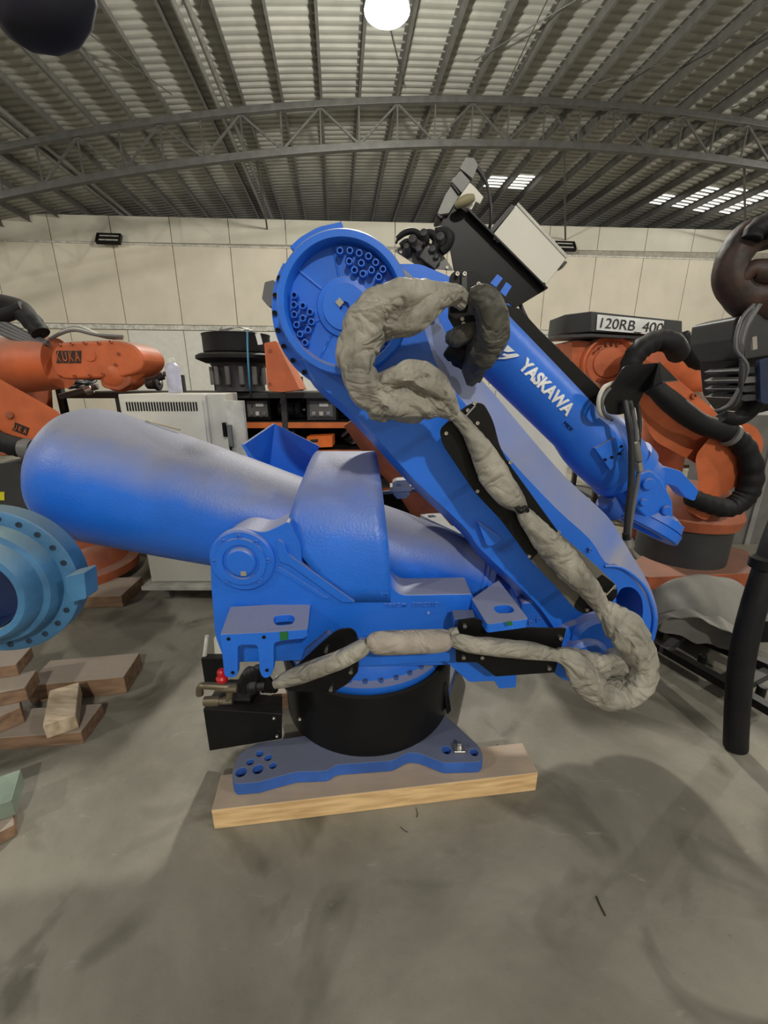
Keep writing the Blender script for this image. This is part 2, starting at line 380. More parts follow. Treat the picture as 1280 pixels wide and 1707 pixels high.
for a, b in (((-6.0, 6.5), (-3.5, 12)), ((-1.0, 7.0), (-2.2, 9.8)), ((3.1, 11.0), (6.5, 7.0)), ((6.0, 11.5), (10.5, 8)), ((.2, 7.2), (1.7, 11.8)), ((3.8, 7.0), (4.1, 11.9)), ((9.8, 11.7), (11.5, 8.8))):
    cyl('sag_rod', hall(*a, rz(a[0], -.02)), hall(*b, rz(b[0], -.02)), .012, STEELP, ceil, 6)
# high-bay lamps
ACRYL = bpy.data.materials.new('prismatic_acrylic'); ACRYL.use_nodes = True
_n = ACRYL.node_tree.nodes; _t = _n.new('ShaderNodeBsdfTransparent'); _t.inputs[0].default_value = (.9, 1, .98, 1); _m = _n.new('ShaderNodeMixShader'); _m.inputs[0].default_value = .45
_n['Principled BSDF'].inputs['Base Color'].default_value = (.7, .8, .8, 1); _n['Principled BSDF'].inputs['Roughness'].default_value = .3
ACRYL.node_tree.links.new(_t.outputs[0], _m.inputs[1]); ACRYL.node_tree.links.new(_n['Principled BSDF'].outputs[0], _m.inputs[2]); ACRYL.node_tree.links.new(_m.outputs[0], _n['Material Output'].inputs[0])
def lamp(pos, power, label):
    c = V(pos)
    t = thing('high_bay_lamp', c+V((0, 0, .45)), label, 'lamp', 'high bay lamps under the roof')
    lathe('reflector', c, (0, 0, 1), [(0, .30), (.01, .315), (.06, .30), (.20, .22), (.28, .10), (.30, 0)], ACRYL, t, 40, thick=-.004)
    lathe('bulb', c+V((0, 0, .10)), (0, 0, -1), [(-.1, .0), (-.09, .1), (.0, .22), (.08, .25), (.095, .2), (.1, 0)], mat('lamp_glow', (1, 1, 1), .5, emit=((1, .98, .92), 22)), t, 32)
    cyl('ballast', c+V((0, 0, .30)), c+V((0, 0, .52)), .09, DGREY, t)
    u_ = c.dot(HU)
    cyl('hanger', c+V((0, 0, .5)), V((c.x, c.y, rz(u_, .0))), .012, STEELP, t, 8)
    ld = bpy.data.lights.new('lamp_light', 'POINT'); ld.shadow_soft_size = .16; ld.energy = power; ld.color = (1, .955, .86)
    lo = bpy.data.objects.new('lamp_light', ld); COL.objects.link(lo); lo.parent = t; lo.location = (0, 0, -.62)
labs = ['glowing high bay lamp hanging under the roof at the top of the picture', 'high bay lamp outside the frame to the left of the robot', 'high bay lamp outside the frame above the viewer', 'high bay lamp outside the frame at the right', 'high bay lamp over the right side beyond the frame top', 'high bay lamp over the left side beyond the frame top']
LAMPPOS = [P(645, 20, 7.6)]+[hall(*p) for p, _ in LAMPS[1:]]
for (p, e), c, l in zip(LAMPS, LAMPPOS, labs):
    lamp(c, e, l)
for (x, y), l in (((186, 401), 'small black wall floodlight high on the left of the rear wall'), ((938, 413), 'small black wall floodlight behind the white box on the tilted tray')):
    # on the wall plane
    d = ray(x, y); k = (W-.1)/(d.dot(HV)); c = V((0, 0, EYE))+d*k
    t = thing('wall_floodlight', c, l, 'floodlight', 'black floodlights on the rear wall')
    Rm = Matrix((HU, HV, V((0, 0, 1)))).transposed() @ Matrix.Rotation(math.radians(-35), 3, 'X')
    for sgn in (-1, 1):
        box('frame', c-HV*.18+Rm @ V((0, 0, sgn*.17)), (.78, .12, .05), BLACK, t, Rm); box('frame', c-HV*.18+Rm @ V((sgn*.37, 0, 0)), (.05, .12, .38), BLACK, t, Rm)
    box('frame', c-HV*.18, (.7, .14, .06), BLACK, t, Rm)
    for s in (-.09, .09): box('lens', c-HV*.18+Rm @ V((0, 0, s)), (.62, .05, .1), WHITES, t, Rm)
    box('bracket', c-HV*.04, (.2, .12, .1), BLACK, t)

# ================================================================ TIMBER UNDER THE ROBOT
t0 = Z(357, 1383, 0); t1 = Z(893, 1318, 0); dx = (t1-t0).normalized(); dy = V((-dx.y, dx.x, 0)); L0 = (t1-t0).length
Rt = Matrix((dx, dy, V((0, 0, 1)))).transposed()
tag(box('timber_beam', t0+dx*L0/2+dy*.30+V((0, 0, .045))-dy*.23, (L0, .14, .09), PINE, None, Rt, bevel=.004), 'pale pine timber under the front of the blue robot base', 'timber')
tag(box('timber_beam', t0+dx*L0*.44+dy*.62+V((0, 0, .045)), (L0*.66, .14, .09), WOODO, None, Rt, bevel=.004), 'grey-brown timber under the rear of the blue robot base, behind the pale one', 'timber')

# ================================================================ MAIN ROBOT
RB = thing('industrial_robot', (-.07, 1.6, .09), 'large bright blue robot arm with grey fabric hose sleeves, standing on the pale timber', 'robot')
CX, CY = -.07, 1.60
# base plate
zb = .145
bp = [(386, 1297, 6), (388, 1280, 8), (400, 1255, 6), (430, 1238, 6), (470, 1232, 0), (740, 1190, 0), (757, 1205, 10), (800, 1245, 8), (806, 1262, 6), (800, 1270, 4), (740, 1272, 6), (700, 1256, 8), (680, 1254, 8), (655, 1268, 6), (560, 1275, 6), (545, 1285, 4), (492, 1287, 4), (455, 1297, 8), (430, 1304, 4), (392, 1307, 4)]
front = [Z(x, y, zb) for x, y in rnd(bp, 6)]
holes = []
for x, y, r in ((433, 1256, 6), (447, 1263, 6), (455, 1276, 6), (430, 1282, 9), (402, 1287, 9), (417, 1270, 6), (744, 1250, 8), (790, 1254, 7)):
    c = Z(x, y, zb); q = pr(r, c); holes.append([c+V((math.cos(a*PI/5), math.sin(a*PI/5), 0))*q for a in range(10)])
base = plate('base_plate', front, holes, (0, 0, -.052), BLUED, RB, .004)
base['label'] = 'scalloped blue base plate with bolt holes and dust'
rear = plate('base_plate', [V((CX+a, CY+b, zb)) for a, b in rnd([(-.34, -.05, 0), (.36, -.05, 0), (.50, .36), (.36, .50), (.2, .38), (-.2, .38), (-.36, .50), (-.50, .36)], .05)], [], (0, 0, -.052), BLUED, RB, .004)
for x, y in ((402, 1287), (430, 1282), (790, 1254)): c = Z(x, y, zb-.03); cyl('anchor_bolt', c-V((0, 0, .01)), c+V((0, 0, .012)), .009, STEEL, RB, 6)
c = Z(765, 1250, zb); box('square_washer', c+V((0, 0, .006)), (.045, .04, .012), STEEL, RB)
cyl('anchor_bolt', c, c+V((0, 0, .035)), .009, STEEL, RB, 6)
# drum
lathe('base_drum', (CX, CY, 0), (0, 0, 1), [(.125, 0), (.125, .345), (.14, .367), (.395, .367), (.41, .363), (.415, .352), (.40, .345), (.40, 0)], BLACK, RB, 72, angle=25)
lathe('swivel_ring', (CX, CY, 0), (0, 0, 1), [(.395, 0), (.395, .335), (.425, .345), (.44, .345), (.452, .32), (.54, .30), (.56, .28), (.56, 0)], BLUES, RB, 72)
bolts('ring_screw', [(CX+.325*math.cos(a), CY+.325*math.sin(a), .449) for a in [PI*1.1+i*.18 for i in range(15)]], (0, 0, 1), .009, .012, BLUED, RB)
# black side plates joining drum at right (small)
slab('drum_lug', [(738, 1142), (746, 1140), (752, 1185), (745, 1192)], 1.42, .04, BLACK, RB, 3)
# connector box
bxl = Z(348, 1252, .13)
b0 = [(339, 1180), (471, 1184), (471, 1228), (350, 1252)]
Yb = 1.25
loft('connector_box', [[P(338, 1182, Yb), P(470, 1190, Yb), P(470, 1232, Yb), P(349, 1252, Yb)], [P(358, 1150, Yb+.14)+V((0, 0, 0)), P(470, 1160, Yb+.14), P(470, 1212, Yb+.14), P(360, 1226, Yb+.14)]], BLACK, RB, False, .004)
box('connector_cover', (P(400, 1165, 1.36)), (.13, .12, .10), BLACK, RB, bevel=.01)
slab('valve_panel', [(335, 1098), (372, 1098), (372, 1140), (341, 1138)], 1.33, .03, BLACK, RB, 1)
slab('terminal_strip', [(356, 1064), (372, 1050), (374, 1098), (358, 1097)], 1.36, .03, WHITES, RB, 2)
ptube('indicator_rod', [(345, 1060, 3.5, 1.35), (343, 1078, 3.5, 1.35), (341, 1096, 4, 1.35)], WHITES, RB, n=8)
bolts('screw', [P(457, 1196, 1.245), P(462, 1226, 1.245), P(500, 1198, 1.235)], (0, -1, 0), .006, .006, STEEL, RB)
# air fittings
kn = lathe('air_valve_knob', P(371, 1138, 1.22), (0, 0, 1), [(0, 0), (0, .018), (.022, .02), (.03, .014), (.048, .014), (.055, .009), (.056, 0)], RED, RB, 20); kn['label'] = 'red air valve knob'
ptube('air_fitting', [(333, 1158, 6, 1.2), (334, 1146, 6, 1.2), (345, 1143, 6, 1.2), (395, 1146, 7.5, 1.21)], BRASS, RB, n=10)
ptube('air_fitting', [(341, 1169, 8, 1.2), (365, 1168, 8, 1.2), (366, 1168, 6, 1.2), (380, 1167, 6, 1.2), (384, 1152, 6, 1.2)], BRASS, RB, n=10)
cyl('fitting_collar', P(360, 1146, 1.205), P(396, 1147, 1.205), .015, BRASS, RB, 8)
cyl('fitting_collar', P(372, 1168, 1.2), P(388, 1167, 1.2), .014, BRASS, RB, 6)
for k in range(4): ptube('black_hose', [(398+k*8, 1150+3*(k % 2), 6, 1.24), (408+k*7, 1125-4*k, 6, 1.2), (420+k*9, 1118+5*k, 6, 1.24), (440+k*6, 1150, 6, 1.3)], MATTE, RB, n=8)
lathe('hose_gland', P(412, 1146, 1.2), (1, .1, 0), [(0, 0), (0, .012), (.01, .02), (.03, .02), (.035, .014), (.06, .014), (.06, 0)], MATTE, RB, 12)
# turret casting
TY = 1.27
tp = [(352, 985, 0), (350, 940, 10), (356, 912, 12), (374, 892, 14), (402, 880, 14), (440, 888, 12), (466, 876, 12), (480, 868, 6), (500, 905, 0), (505, 955, 0), (645, 955, 0), (652, 978, 14), (668, 992, 12), (786, 990, 4), (800, 1020, 0), (800, 1108, 4), (600, 1112, 4), (560, 1100, 20), (375, 1105, 8), (358, 1060, 10)]
TU = slab('turret_body', tp, TY, .13, BLUE, RB, 6, bevel=.008)
# lower pedestal block of the turret, over the swivel ring
plate('turret_block', [V((a, b, .54)) for a, b in rnd([(-.46, TY+.10), (.20, TY+.10), (.28, 1.5), (.25, 1.95), (-.45, 1.95)], .04)], [], (0, 0, .19), BLUE, RB, .01)
# far cheek, same outline as near
fo = [P(x, y, TY) for x, y in rnd(tp, 6)]
plate('turret_cheek', [p+V((0, .58, 0)) for p in fo], [], (0, .10, 0), BLUE, RB, .006)
# yoke collar wrapping over the balancer
ax = P(560, 897, 1.62); RC = .36
rows = []
pxe = {0: (528, 650), 15: (492, 648), 30: (480, 643), 45: (494, 638), 60: (508, 633), 75: (518, 629), 90: (526, 626), 105: (532, 625), 120: (540, 624), 150: (545, 624), 180: (545, 624)}
bm = bmesh.new(); ks = sorted(pxe); fine = []
for a, b in zip(ks, ks[1:]):
    for k in range(3):
        f = k/3; fine.append((a+(b-a)*f, pxe[a][0]*(1-f)+pxe[b][0]*f, pxe[a][1]*(1-f)+pxe[b][1]*f))
fine.append((180, 545, 624))
for zz, xl, xr in ((P(560, 1004, 1.267).z, 590, 651), (P(560, 980, 1.267).z, 562, 650)):
    dd = dep(V((0, 1.267, zz))); rows.append([bm.verts.new(((xl+(xr-xl)*k/8-640)/FPX*dd, 1.267, zz)) for k in range(9)])
for ph, xl, xr in fine:
    a = math.radians(ph); y_ = 1.62-.353*math.cos(a); z_ = ax.z+RC*math.sin(a); dd = dep(V((0, y_, z_)))
    if ph > 105: xl, xr = 532, 625; dd = dep(V((0, 1.72, ax.z+RC*.97)))
    rows.append([bm.verts.new(((xl+(xr-xl)*k/8-640)/FPX*dd, y_, z_)) for k in range(9)])
for a, b in zip(rows, rows[1:]):
    for k in range(8): bm.faces.new((a[k], a[k+1], b[k+1], b[k]))
o = finish('yoke_collar', bm, BLUE, RB, True); md = o.modifiers.new('s', 'SOLIDIFY'); md.thickness = .055; md.offset = -1
for md in list(o.modifiers): pass
# raised rib and triangles next to the pivot cap
slab('cast_rib', [(462, 900, 3), (474, 905, 10), (480, 925, 6), (592, 1004, 2), (570, 1004, 2), (480, 940, 10), (466, 938, 8)], TY-.012, .02, BLUE, TU, 4, bevel=.002)
slab('cast_rib', [(456, 952, 2), (464, 944, 6), (548, 998, 2), (538, 998, 1), (466, 954, 2)], TY-.005, .02, BLUE, TU, 2, bevel=.001)
# pivot cap
cc = P(405, 933, TY); rc = pr(51, cc)
cap = lathe('pivot_cap', cc+V((0, .02, 0)), (0, -1, 0), [(0, rc*1.06), (.028, rc*1.06), (.034, rc*1.0), (.034, rc*.82), (.042, rc*.8), (.042, rc*.60), (.036, rc*.58), (.036, rc*.50), (.046, rc*.48), (.05, rc*.42), (.05, 0)], BLUES, RB, 56, angle=25)
bolts('cap_screw', [cc+V((rc*.86*math.cos(a), -.012, rc*.86*math.sin(a))) for a in (.9, PI/2, 2.2, PI, 4.0, 5.4, 0.05)], (0, -1, 0), .0085, .009, BLUES, cap)
box('sticker', cc+V((.008, -.031, -.036)), (.018, .001, .016), mat('sticker', (.35, .33, .27), .6), cap, bevel=0)
# lettering cast on the turret
text('YM', 'cast_lettering', P(633, 993, TY-.001), (1, 0, 0), .020, BLUES, TU, .003, weight=.0006)
text('TYRDM   SP2C01D', 'cast_lettering', P(640, 1012, TY-.001), (1, 0, .03), .019, BLUES, TU, .003, width=.19, weight=.0006)
cyl('cast_boss', P(714, 1022, TY+.01), P(714, 1022, TY-.004), .006, BLUES, TU, 12)
# forklift brackets
zk = P(450, 1008, TY).z
tp1 = [Z(x, y, zk) for x, y in rnd([(384, 1011, 3), (518, 1004, 3), (513, 1048, 3), (367, 1057, 3)], 3)]
h1 = [Z(x, y, zk) for x, y in rnd([(457, 1026), (486, 1024), (492, 1030), (488, 1040), (462, 1043), (456, 1036)], 8)]
B1 = plate('forklift_bracket', tp1, [h1], (0, 0, -.028), BLUE, RB, .003)
Yf = Z(367, 1057, zk).y
slab('bracket_front', [(367, 1058, 1), (450, 1054, 1), (513, 1049, 4), (510, 1064, 6), (470, 1068, 8), (456, 1072, 6), (456, 1118, 8), (448, 1130, 5), (438, 1130, 6), (433, 1120, 4), (430, 1075, 8), (396, 1075, 8), (396, 1125, 6), (388, 1130, 5), (374, 1128, 6)], Yf, .02, BLUE, B1, 4, bevel=.002)
for a, b in ((372, 388), (436, 452)): slab('bracket_web', [(a, 1068), (b-6, 1068), (b-6, 1118), (a+4, 1118)], Yf+.02, .10, BLUE, B1, 2)
bolts('bracket_screw', [P(x, y, Yf) for x, y in ((381, 1065), (440, 1062), (388, 1121), (445, 1117))], (0, -1, 0), .006, .002, BLACK, B1)
slab('green_tape', [(466, 1054), (480, 1053), (480, 1066), (467, 1068)], Yf-.002, .002, GREEN, B1, 0, bevel=0)
zk2 = P(786, 997, TY).z
tp2 = [Z(x, y, zk2) for x, y in rnd([(831, 967, 2), (881, 1032, 5), (812, 1041, 6), (786, 998, 2)], 3)]
h2 = [Z(x, y, zk2) for x, y in rnd([(823, 1010), (848, 1008), (857, 1015), (856, 1021), (832, 1023), (824, 1018)], 8)]
B2 = plate('forklift_bracket', tp2, [h2], (0, 0, -.03), BLUE, RB, .003)
q = Z(812, 1041, zk2)
slab('green_tape', [(843, 1037), (853, 1036), (855, 1042), (846, 1044)], q.y-.004, .002, GREEN, B2, 0, bevel=0)
# long lower rail + right toe of the casting
slab('turret_rail', [(596, 1082, 2), (762, 1076, 2), (762, 1102, 2), (598, 1112, 2)], 1.20, .07, BLUES, RB, 2)
slab('turret_toe', [(740, 1100), (790, 1098), (852, 1112), (861, 1120), (860, 1146, 2), (832, 1148, 2), (824, 1135), (782, 1137)], 1.22, .10, BLUES, RB, 3)
plate('ledge_block', [Z(x, y, zk+.0) for x, y in [(753, 1017), (788, 1016), (792, 1028), (757, 1032)]], [], (0, 0, -.03), BLUED, RB, .002)
# balancer
A = P(150, 789, 1.66); B = P(805, 963, 1.60); d = (B-A); LB = d.length; d.normalize()
sx = lambda x: (P(x, 789+(x-150)*.2657, 1.64)-A).length
prof = [(-.135, 0), (-.133, .10), (-.125, .165), (-.108, .20), (-.08, .232), (-.04, .255), (.01, .268), (.06, .272), (sx(300), .252), (sx(400), .232), (sx(480), .212), (sx(560), .200), (sx(650), .185), (sx(720), .163), (sx(785), .128), (sx(788), .116), (sx(805), .112), (sx(806), 0)]
ba = lathe('balancer_cylinder', A, d, prof, mat('balancer_paint', (.016, .150, .70), .30, dust=.9, bump=.16, bscale=130, var=.06, dustc=(.27, .265, .28), edge=.22), RB, 72, angle=40); ba['label'] = 'big tapered blue counterbalance cylinder, dusty on top'
lathe('balancer_end_flange', B-d*.03, d, [(-.02, 0), (-.02, .12), (.012, .12), (.014, .05), (.05, .05), (.05, .028), (.30, .028), (.30, 0)], BLUES, RB, 40)
bolts('flange_screw', [B+(basis(d)[0]*math.cos(a)+basis(d)[1]*math.sin(a))*.10 for a in [i*PI/4 for i in range(8)]], d, .008, .01, BLUES, RB)
for x0, x1, y0, y1 in ((243, 300, 697, 712), (318, 385, 727, 753)): ptube('masking_tape_strip', [(x0, y0+4, 1.8, 1.68), ((x0+x1)/2, (y0+y1)/2+4, 1.8, 1.68), (x1, y1+4, 1.8, 1.68)], mat('tape', (.42, .38, .28), .7), ba, n=6)
# folded horn plate behind the balancer
hp = [P(402, 740, 1.75), P(455, 705, 1.98), P(532, 742, 1.98), P(508, 800, 1.85), P(440, 800, 1.75)]
bm = bmesh.new(); F = [bm.verts.new(p) for p in (P(402, 741, 1.72), P(455, 706, 1.98), P(446, 790, 1.98), P(430, 790, 1.72))]; G_ = [F[1], bm.verts.new(P(532, 743, 2.02)), bm.verts.new(P(510, 810, 2.02)), F[2]]
bm.faces.new(F); bm.faces.new(G_); o = finish('horn_plate', bm, BLUES, RB); md = o.modifiers.new('s', 'SOLIDIFY'); md.thickness = .014
slab('horn_plate', [(430, 742, 3), (505, 742, 3), (500, 830), (440, 830)], 2.0, .02, BLUES, RB, 3)
# knuckle body behind brackets, joining to the lower arm
loft('shoulder_housing', [[P(x, y, 1.40) for x, y in rnd([(868, 1004, 8), (945, 1000, 14), (985, 1015, 20), (985, 1100, 20), (930, 1105, 10), (868, 1080, 8)], 8)], [P(x, y, 1.40)+V((0, .38, 0)) for x, y in rnd([(868, 1004, 8), (945, 1000, 14), (985, 1015, 20), (985, 1100, 20), (930, 1105, 10), (868, 1080, 8)], 8)]], BLUES, RB, False, .01)
box('shoulder_bridge', P(820, 1050, 1.52), (.36, .26, .16), BLUES, RB, bevel=.015)
sh = P(950, 1062, 1.45)
lathe('shoulder_drum', sh+V((0, -.16, 0)), (0, 1, 0), [(0, 0), (0, .07), (.012, .085), (.05, .085), (.055, .13), (.10, .135), (.42, .135), (.42, 0)], BLUES, RB, 48)
bolts('housing_screw', [P(883, 1037, 1.4), P(884, 1049, 1.4), P(896, 1032, 1.4)], (0, -1, 0), .008, .008, BLUES, RB)
# lower arm
ARY = 1.36
inner = [(506, 600), (530, 640), (600, 700), (690, 800), (775, 880), (800, 915), (862, 975), (905, 1020), (955, 1090), (1000, 1112), (1050, 1108), (1078, 1075), (1088, 1030), (1072, 985), (1035, 945), (1012, 940), (985, 900), (930, 850), (850, 765), (790, 690), (735, 620), (712, 560), (690, 500), (640, 450), (560, 450)]
outer = [(500, 600), (524, 645), (590, 706), (684, 808), (768, 888), (794, 922), (856, 982), (900, 1030), (952, 1098), (1000, 1120), (1055, 1112), (1086, 1078), (1097, 1028), (1082, 975), (1053, 925), (1035, 895), (1010, 858), (942, 795), (878, 722), (822, 655), (765, 590), (738, 545), (715, 500), (660, 440), (560, 440)]
Cs = lambda pts: [tuple(c) for c in cat(list(pts)+[pts[0]], 3)[:-1]]
ri = [P(x, y, ARY) for x, y in Cs(inner)]; ro = [P(x, y, ARY+.11) for x, y in Cs(outer)]
arm = loft('lower_arm', [[p+V((0, .012, 0)) for p in ri], ro, [p+V((0, .24, 0)) for p in ro]], mat('arm_paint', (.016, .150, .70), .36, dust=.95, bump=.03, var=.06, dustc=(.29, .285, .31), edge=.10), RB, True, angle=28)
slot = [(1042, 1010), (1052, 995), (1070, 993), (1085, 1008), (1089, 1035), (1082, 1062), (1070, 1075), (1055, 1060), (1045, 1035)]
cu_ = plate('c', [P(x, y, ARY-.05) for x, y in Cs(slot)], [], (0, .29, 0), BLUES, None, 0); cut(arm, cu_)
for f in arm.data.polygons: pass
# raised arc bead at the elbow end
ptube('cast_bead', [(1008, 944, 2.5, ARY+.01), (1035, 946, 3, ARY+.006), (1062, 965, 3, ARY+.006), (1080, 990, 3, ARY+.012), (1090, 1030, 3, ARY+.02), (1086, 1066, 3, ARY+.02)], BLUES, arm, n=8)
cj = P(992, 1062, ARY); cyl('joint_cover', cj+V((0, .03, 0)), cj-V((0, .045, 0)), pr(46, cj), BLUES, RB, 48)
lathe('arm_dimple', P(984, 917, ARY), (0, -1, 0), [(-.01, .007), (.004, .007), (.004, .003), (-.004, .002), (-.004, 0)], BLUES, arm, 12)
slab('arm_rib', [(796, 870), (838, 900, 6), (826, 908, 8), (812, 912, 8)], ARY-.02, .03, BLUES, arm, 4)
# hub: outer ring with recess, sockets
HY = 1.29
hc = P(572, 508, HY); R1 = pr(112, hc)
hub = lathe('hub_ring', hc, (0, 1, 0), [(.05, 0), (.05, R1*.845), (.006, R1*.865), (0, R1*.885), (0, R1*.975), (.008, R1), (.15, R1*1.02), (.20, R1*1.03), (.40, R1*1.0), (.40, 0)], BLUES, RB, 96, angle=30)
lathe('hub_boss', hc+V((0, .052, 0)), (0, -1, 0), [(0, R1*.44), (.010, R1*.42), (.012, R1*.34), (.018, R1*.33), (.018, R1*.08), (.004, R1*.07), (.004, 0)], BLUES, hub, 48)
box('sticker', P(566, 504, HY+.031), (.018, .001, .018), mat('sticker', (.35, .33, .27), .6), hub, Matrix.Rotation(.8, 3, 'Y'), bevel=0)
for a in (1.75, 2.5, 3.55, 4.2, 5.9): 
    e = hc+V((math.cos(a)*R1*.43, .05, math.sin(a)*R1*.43)); f = hc+V((math.cos(a)*R1*.85, .05, math.sin(a)*R1*.85)); cyl('hub_rib', e, f, .004, BLUES, hub, 8)
f3 = lambda X, Y_: P(430+X/2.977, 350+Y_/2.977, HY+.05)
so = [(412,218),(460,218),(505,230),(550,245),(457,270),(515,278),(482,312),(565,312),(523,330),(585,275),(620,308),(600,345),
 (190,433),(188,480),(232,484),(190,527),(267,515),(232,545),(273,562),(201,577),(257,602),(218,622),(242,663),
 (548,663),(583,640),(622,635),(677,628),(588,682),(630,695),(658,662),(545,705)]
bm = bmesh.new(); me = None
spots = [f3(*s) for s in so]
x, y, dd = basis((0, -1, 0)); rr = .0098; n_ = 16
rings = [[bm.verts.new(dd*s+(x*math.cos(2*PI*i/n_)+y*math.sin(2*PI*i/n_))*r_) for i in range(n_)] for s, r_ in ((0, rr), (.030, rr), (.032, rr*.9), (.032, rr*.62), (.008, rr*.6))]
for a, b in zip(rings, rings[1:]):
    for i in range(n_): bm.faces.new((a[i-1], a[i], b[i], b[i-1]))
bm.faces.new(rings[-1]); bmesh.ops.recalc_face_normals(bm, faces=bm.faces)
me = bpy.data.meshes.new('bolt_socket'); bm.to_mesh(me); bm.free(); me.materials.append(BLUES)
for s in spots:
    o = bpy.data.objects.new('bolt_socket', me); COL.objects.link(o); o.parent = hub; o.location = s
# dark toothed flange behind on the left and stop block on top
fl = [hc+V((0, .15, 0))+V((math.cos(a), 0, math.sin(a)))*R1*1.27 for a in [2.5+i*(4.25-2.5)/24 for i in range(25)]]
fi = [hc+V((0, .15, 0))+V((math.cos(a), 0, math.sin(a)))*R1*.9 for a in [4.25-i*(4.25-2.5)/24 for i in range(25)]]
fl = plate('hub_flange', fl+fi, [], (0, .03, 0), BLUES, RB, .003)
bolts('flange_hole', [hc+V((math.cos(a)*R1*1.21, .146, math.sin(a)*R1*1.21)) for a in (2.7, 2.92, 3.14, 3.36, 3.58, 3.8, 4.02)], (0, -1, 0), .008, .006, BLACK, fl)
st = slab('stop_block', [(482, 412, 3), (500, 395, 10), (530, 378, 10), (570, 369, 4), (573, 392, 3), (545, 400, 8), (520, 406, 8), (494, 420, 3)], 1.37, .08, BLUES, RB, 6, bevel=.004)
bolts('stop_screw', [P(529, 397, 1.37), P(560, 388, 1.37)], (0, -1, 0), .011, .006, BLUES, st)
slab('motor_corner', [(441, 470), (457, 466), (458, 510), (448, 512), (436, 498)], 1.55, .12, GREYM, RB, 3)
# elbow housing and upper arm
loft('elbow_housing', [[P(x, y, yy) for x, y in rnd([(640, 440, 10), (700, 440, 10), (752, 462, 6), (800, 500, 10), (820, 560, 20), (760, 570, 12), (660, 560, 10)], 8)] for yy in (1.62, 1.66, 2.0)], BLUES, RB, True, angle=30)
UA = P(770, 515, 1.86); UB = P(975, 722, 1.86); ud = (UB-UA).normalized(); UL = (UB-UA).length; ur = .128
ua = lathe('upper_arm_tube', UA, ud, [(-.02, 0), (-.02, ur*1.04), (.06, ur*1.0), (UL*.6, ur*1.0), (UL*.93, ur*.99), (UL, ur*1.08), (UL+.03, ur*1.12), (UL+.10, ur*1.16), (UL+.20, ur*1.13), (UL+.235, ur*1.05), (UL+.24, 0)], BLUES, RB, 64, angle=30)
# lettering wrapped round the tube, facing the viewer
fx, fy, fd = ud, None, None
tow = V((0, -1, 0)); tow = (tow-ud*tow.dot(ud)).normalized(); up = ud.cross(tow)*-1
up = (V((0, 0, 1))-ud*ud.z); up = (up-tow*up.dot(tow)).normalized()
WHT = mat('white_lettering', (.85, .86, .88), .5)
def arm_text(s, px, py, size, width, m, parent, name, weight=0, ext=.0012):
    # origin: point of the tube surface seen at (px, py)
    d_ = ray(px, py); o_ = V((0, 0, EYE))-UA; R_ = ur*1.012
    dp = d_-ud*d_.dot(ud); op = o_-ud*o_.dot(ud); a_ = dp.dot(dp); b_ = 2*dp.dot(op); c_ = op.dot(op)-R_*R_
    dis = max(0, b_*b_-4*a_*c_); k = (-b_-math.sqrt(dis))/(2*a_); pnt = V((0, 0, EYE))+d_*k
    c0 = UA+ud*(pnt-UA).dot(ud)
    return text(s, name, pnt, ud, size, m, parent, ext, yd=up, wrap=(c0, R_+.001), weight=weight, width=width)
arm_text('YASKAWA', 863, 611, .066, .292, WHT, ua, 'lettering', weight=.0028)
arm_text('MKK', 938, 706, .022, .05, BLACK, ua, 'small_marking')
# emblem: a hooked double stroke
d_ = 0
def arm_patch(pts, name):
    bm = bmesh.new(); vs = []
    for px, py in pts:
        dr = ray(px, py); o_ = V((0, 0, EYE))-UA; R_ = ur*1.06
        dp = dr-ud*dr.dot(ud); op = o_-ud*o_.dot(ud); a_ = dp.dot(dp); b_ = 2*dp.dot(op); c_ = op.dot(op)-R_*R_
        k = (-b_-math.sqrt(max(0, b_*b_-4*a_*c_)))/(2*a_); vs.append(bm.verts.new(V((0, 0, EYE))+dr*k))
    bm.faces.new(vs); o = finish(name, bm, WHT, ua); md = o.modifiers.new('s', 'SOLIDIFY'); md.thickness = .002; return o
arm_patch([(846, 575), (858, 585.5), (846, 587.2), (839, 585)], 'emblem')
arm_patch([(840, 588.7), (846, 590.6), (861, 589.2), (866, 592.5), (862, 594.6), (842, 598.6), (827.5, 598.4), (828, 597.2), (844, 594.6), (837, 592)], 'emblem')
# black cover strip along the top of the upper arm
top = [(838, 505), (868, 515), (900, 550), (1010, 656), (1006, 690), (990, 690), (975, 672), (870, 570)]
loft('cable_cover', [[P(x, y, 1.76) for x, y in top], [P(x, y, 1.76)+V((.0, .14, 0.0)) for x, y in top]], BLACK, RB, False, .004)
# wrist
slab('wrist_pad', [(992, 748, 2), (1028, 727, 8), (1043, 745, 8), (1018, 785, 3)], 1.70, .03, BLUES, RB, 4)
bolts('wrist_screw', [P(x, y, 1.70) for x, y in ((1008, 766), (1019, 762), (1032, 756), (1035, 744))], (0, -1, 0), .006, .006, BLACK, RB)
WC = P(1078, 835, 1.86)
lathe('wrist_body', P(1030, 775, 1.88), P(1085, 840, 1.88)-P(1030, 775, 1.88), [(0, 0), (0, .15), (.05, .15), (.06, .13), (.12, .135), (.17, .12), (.22, .09), (.24, 0)], BLUES, RB, 40)
slab('wrist_cheek', [(1062, 790), (1085, 782), (1105, 800), (1122, 835, 4), (1124, 870, 4), (1100, 885), (1062, 850), (1050, 820)], 1.72, .26, BLUE, RB, 8, bevel=.012)
fa = P(1052, 900, 1.84)-P(1090, 845, 1.86); fa.normalize()
fc = P(1092, 850, 1.84)
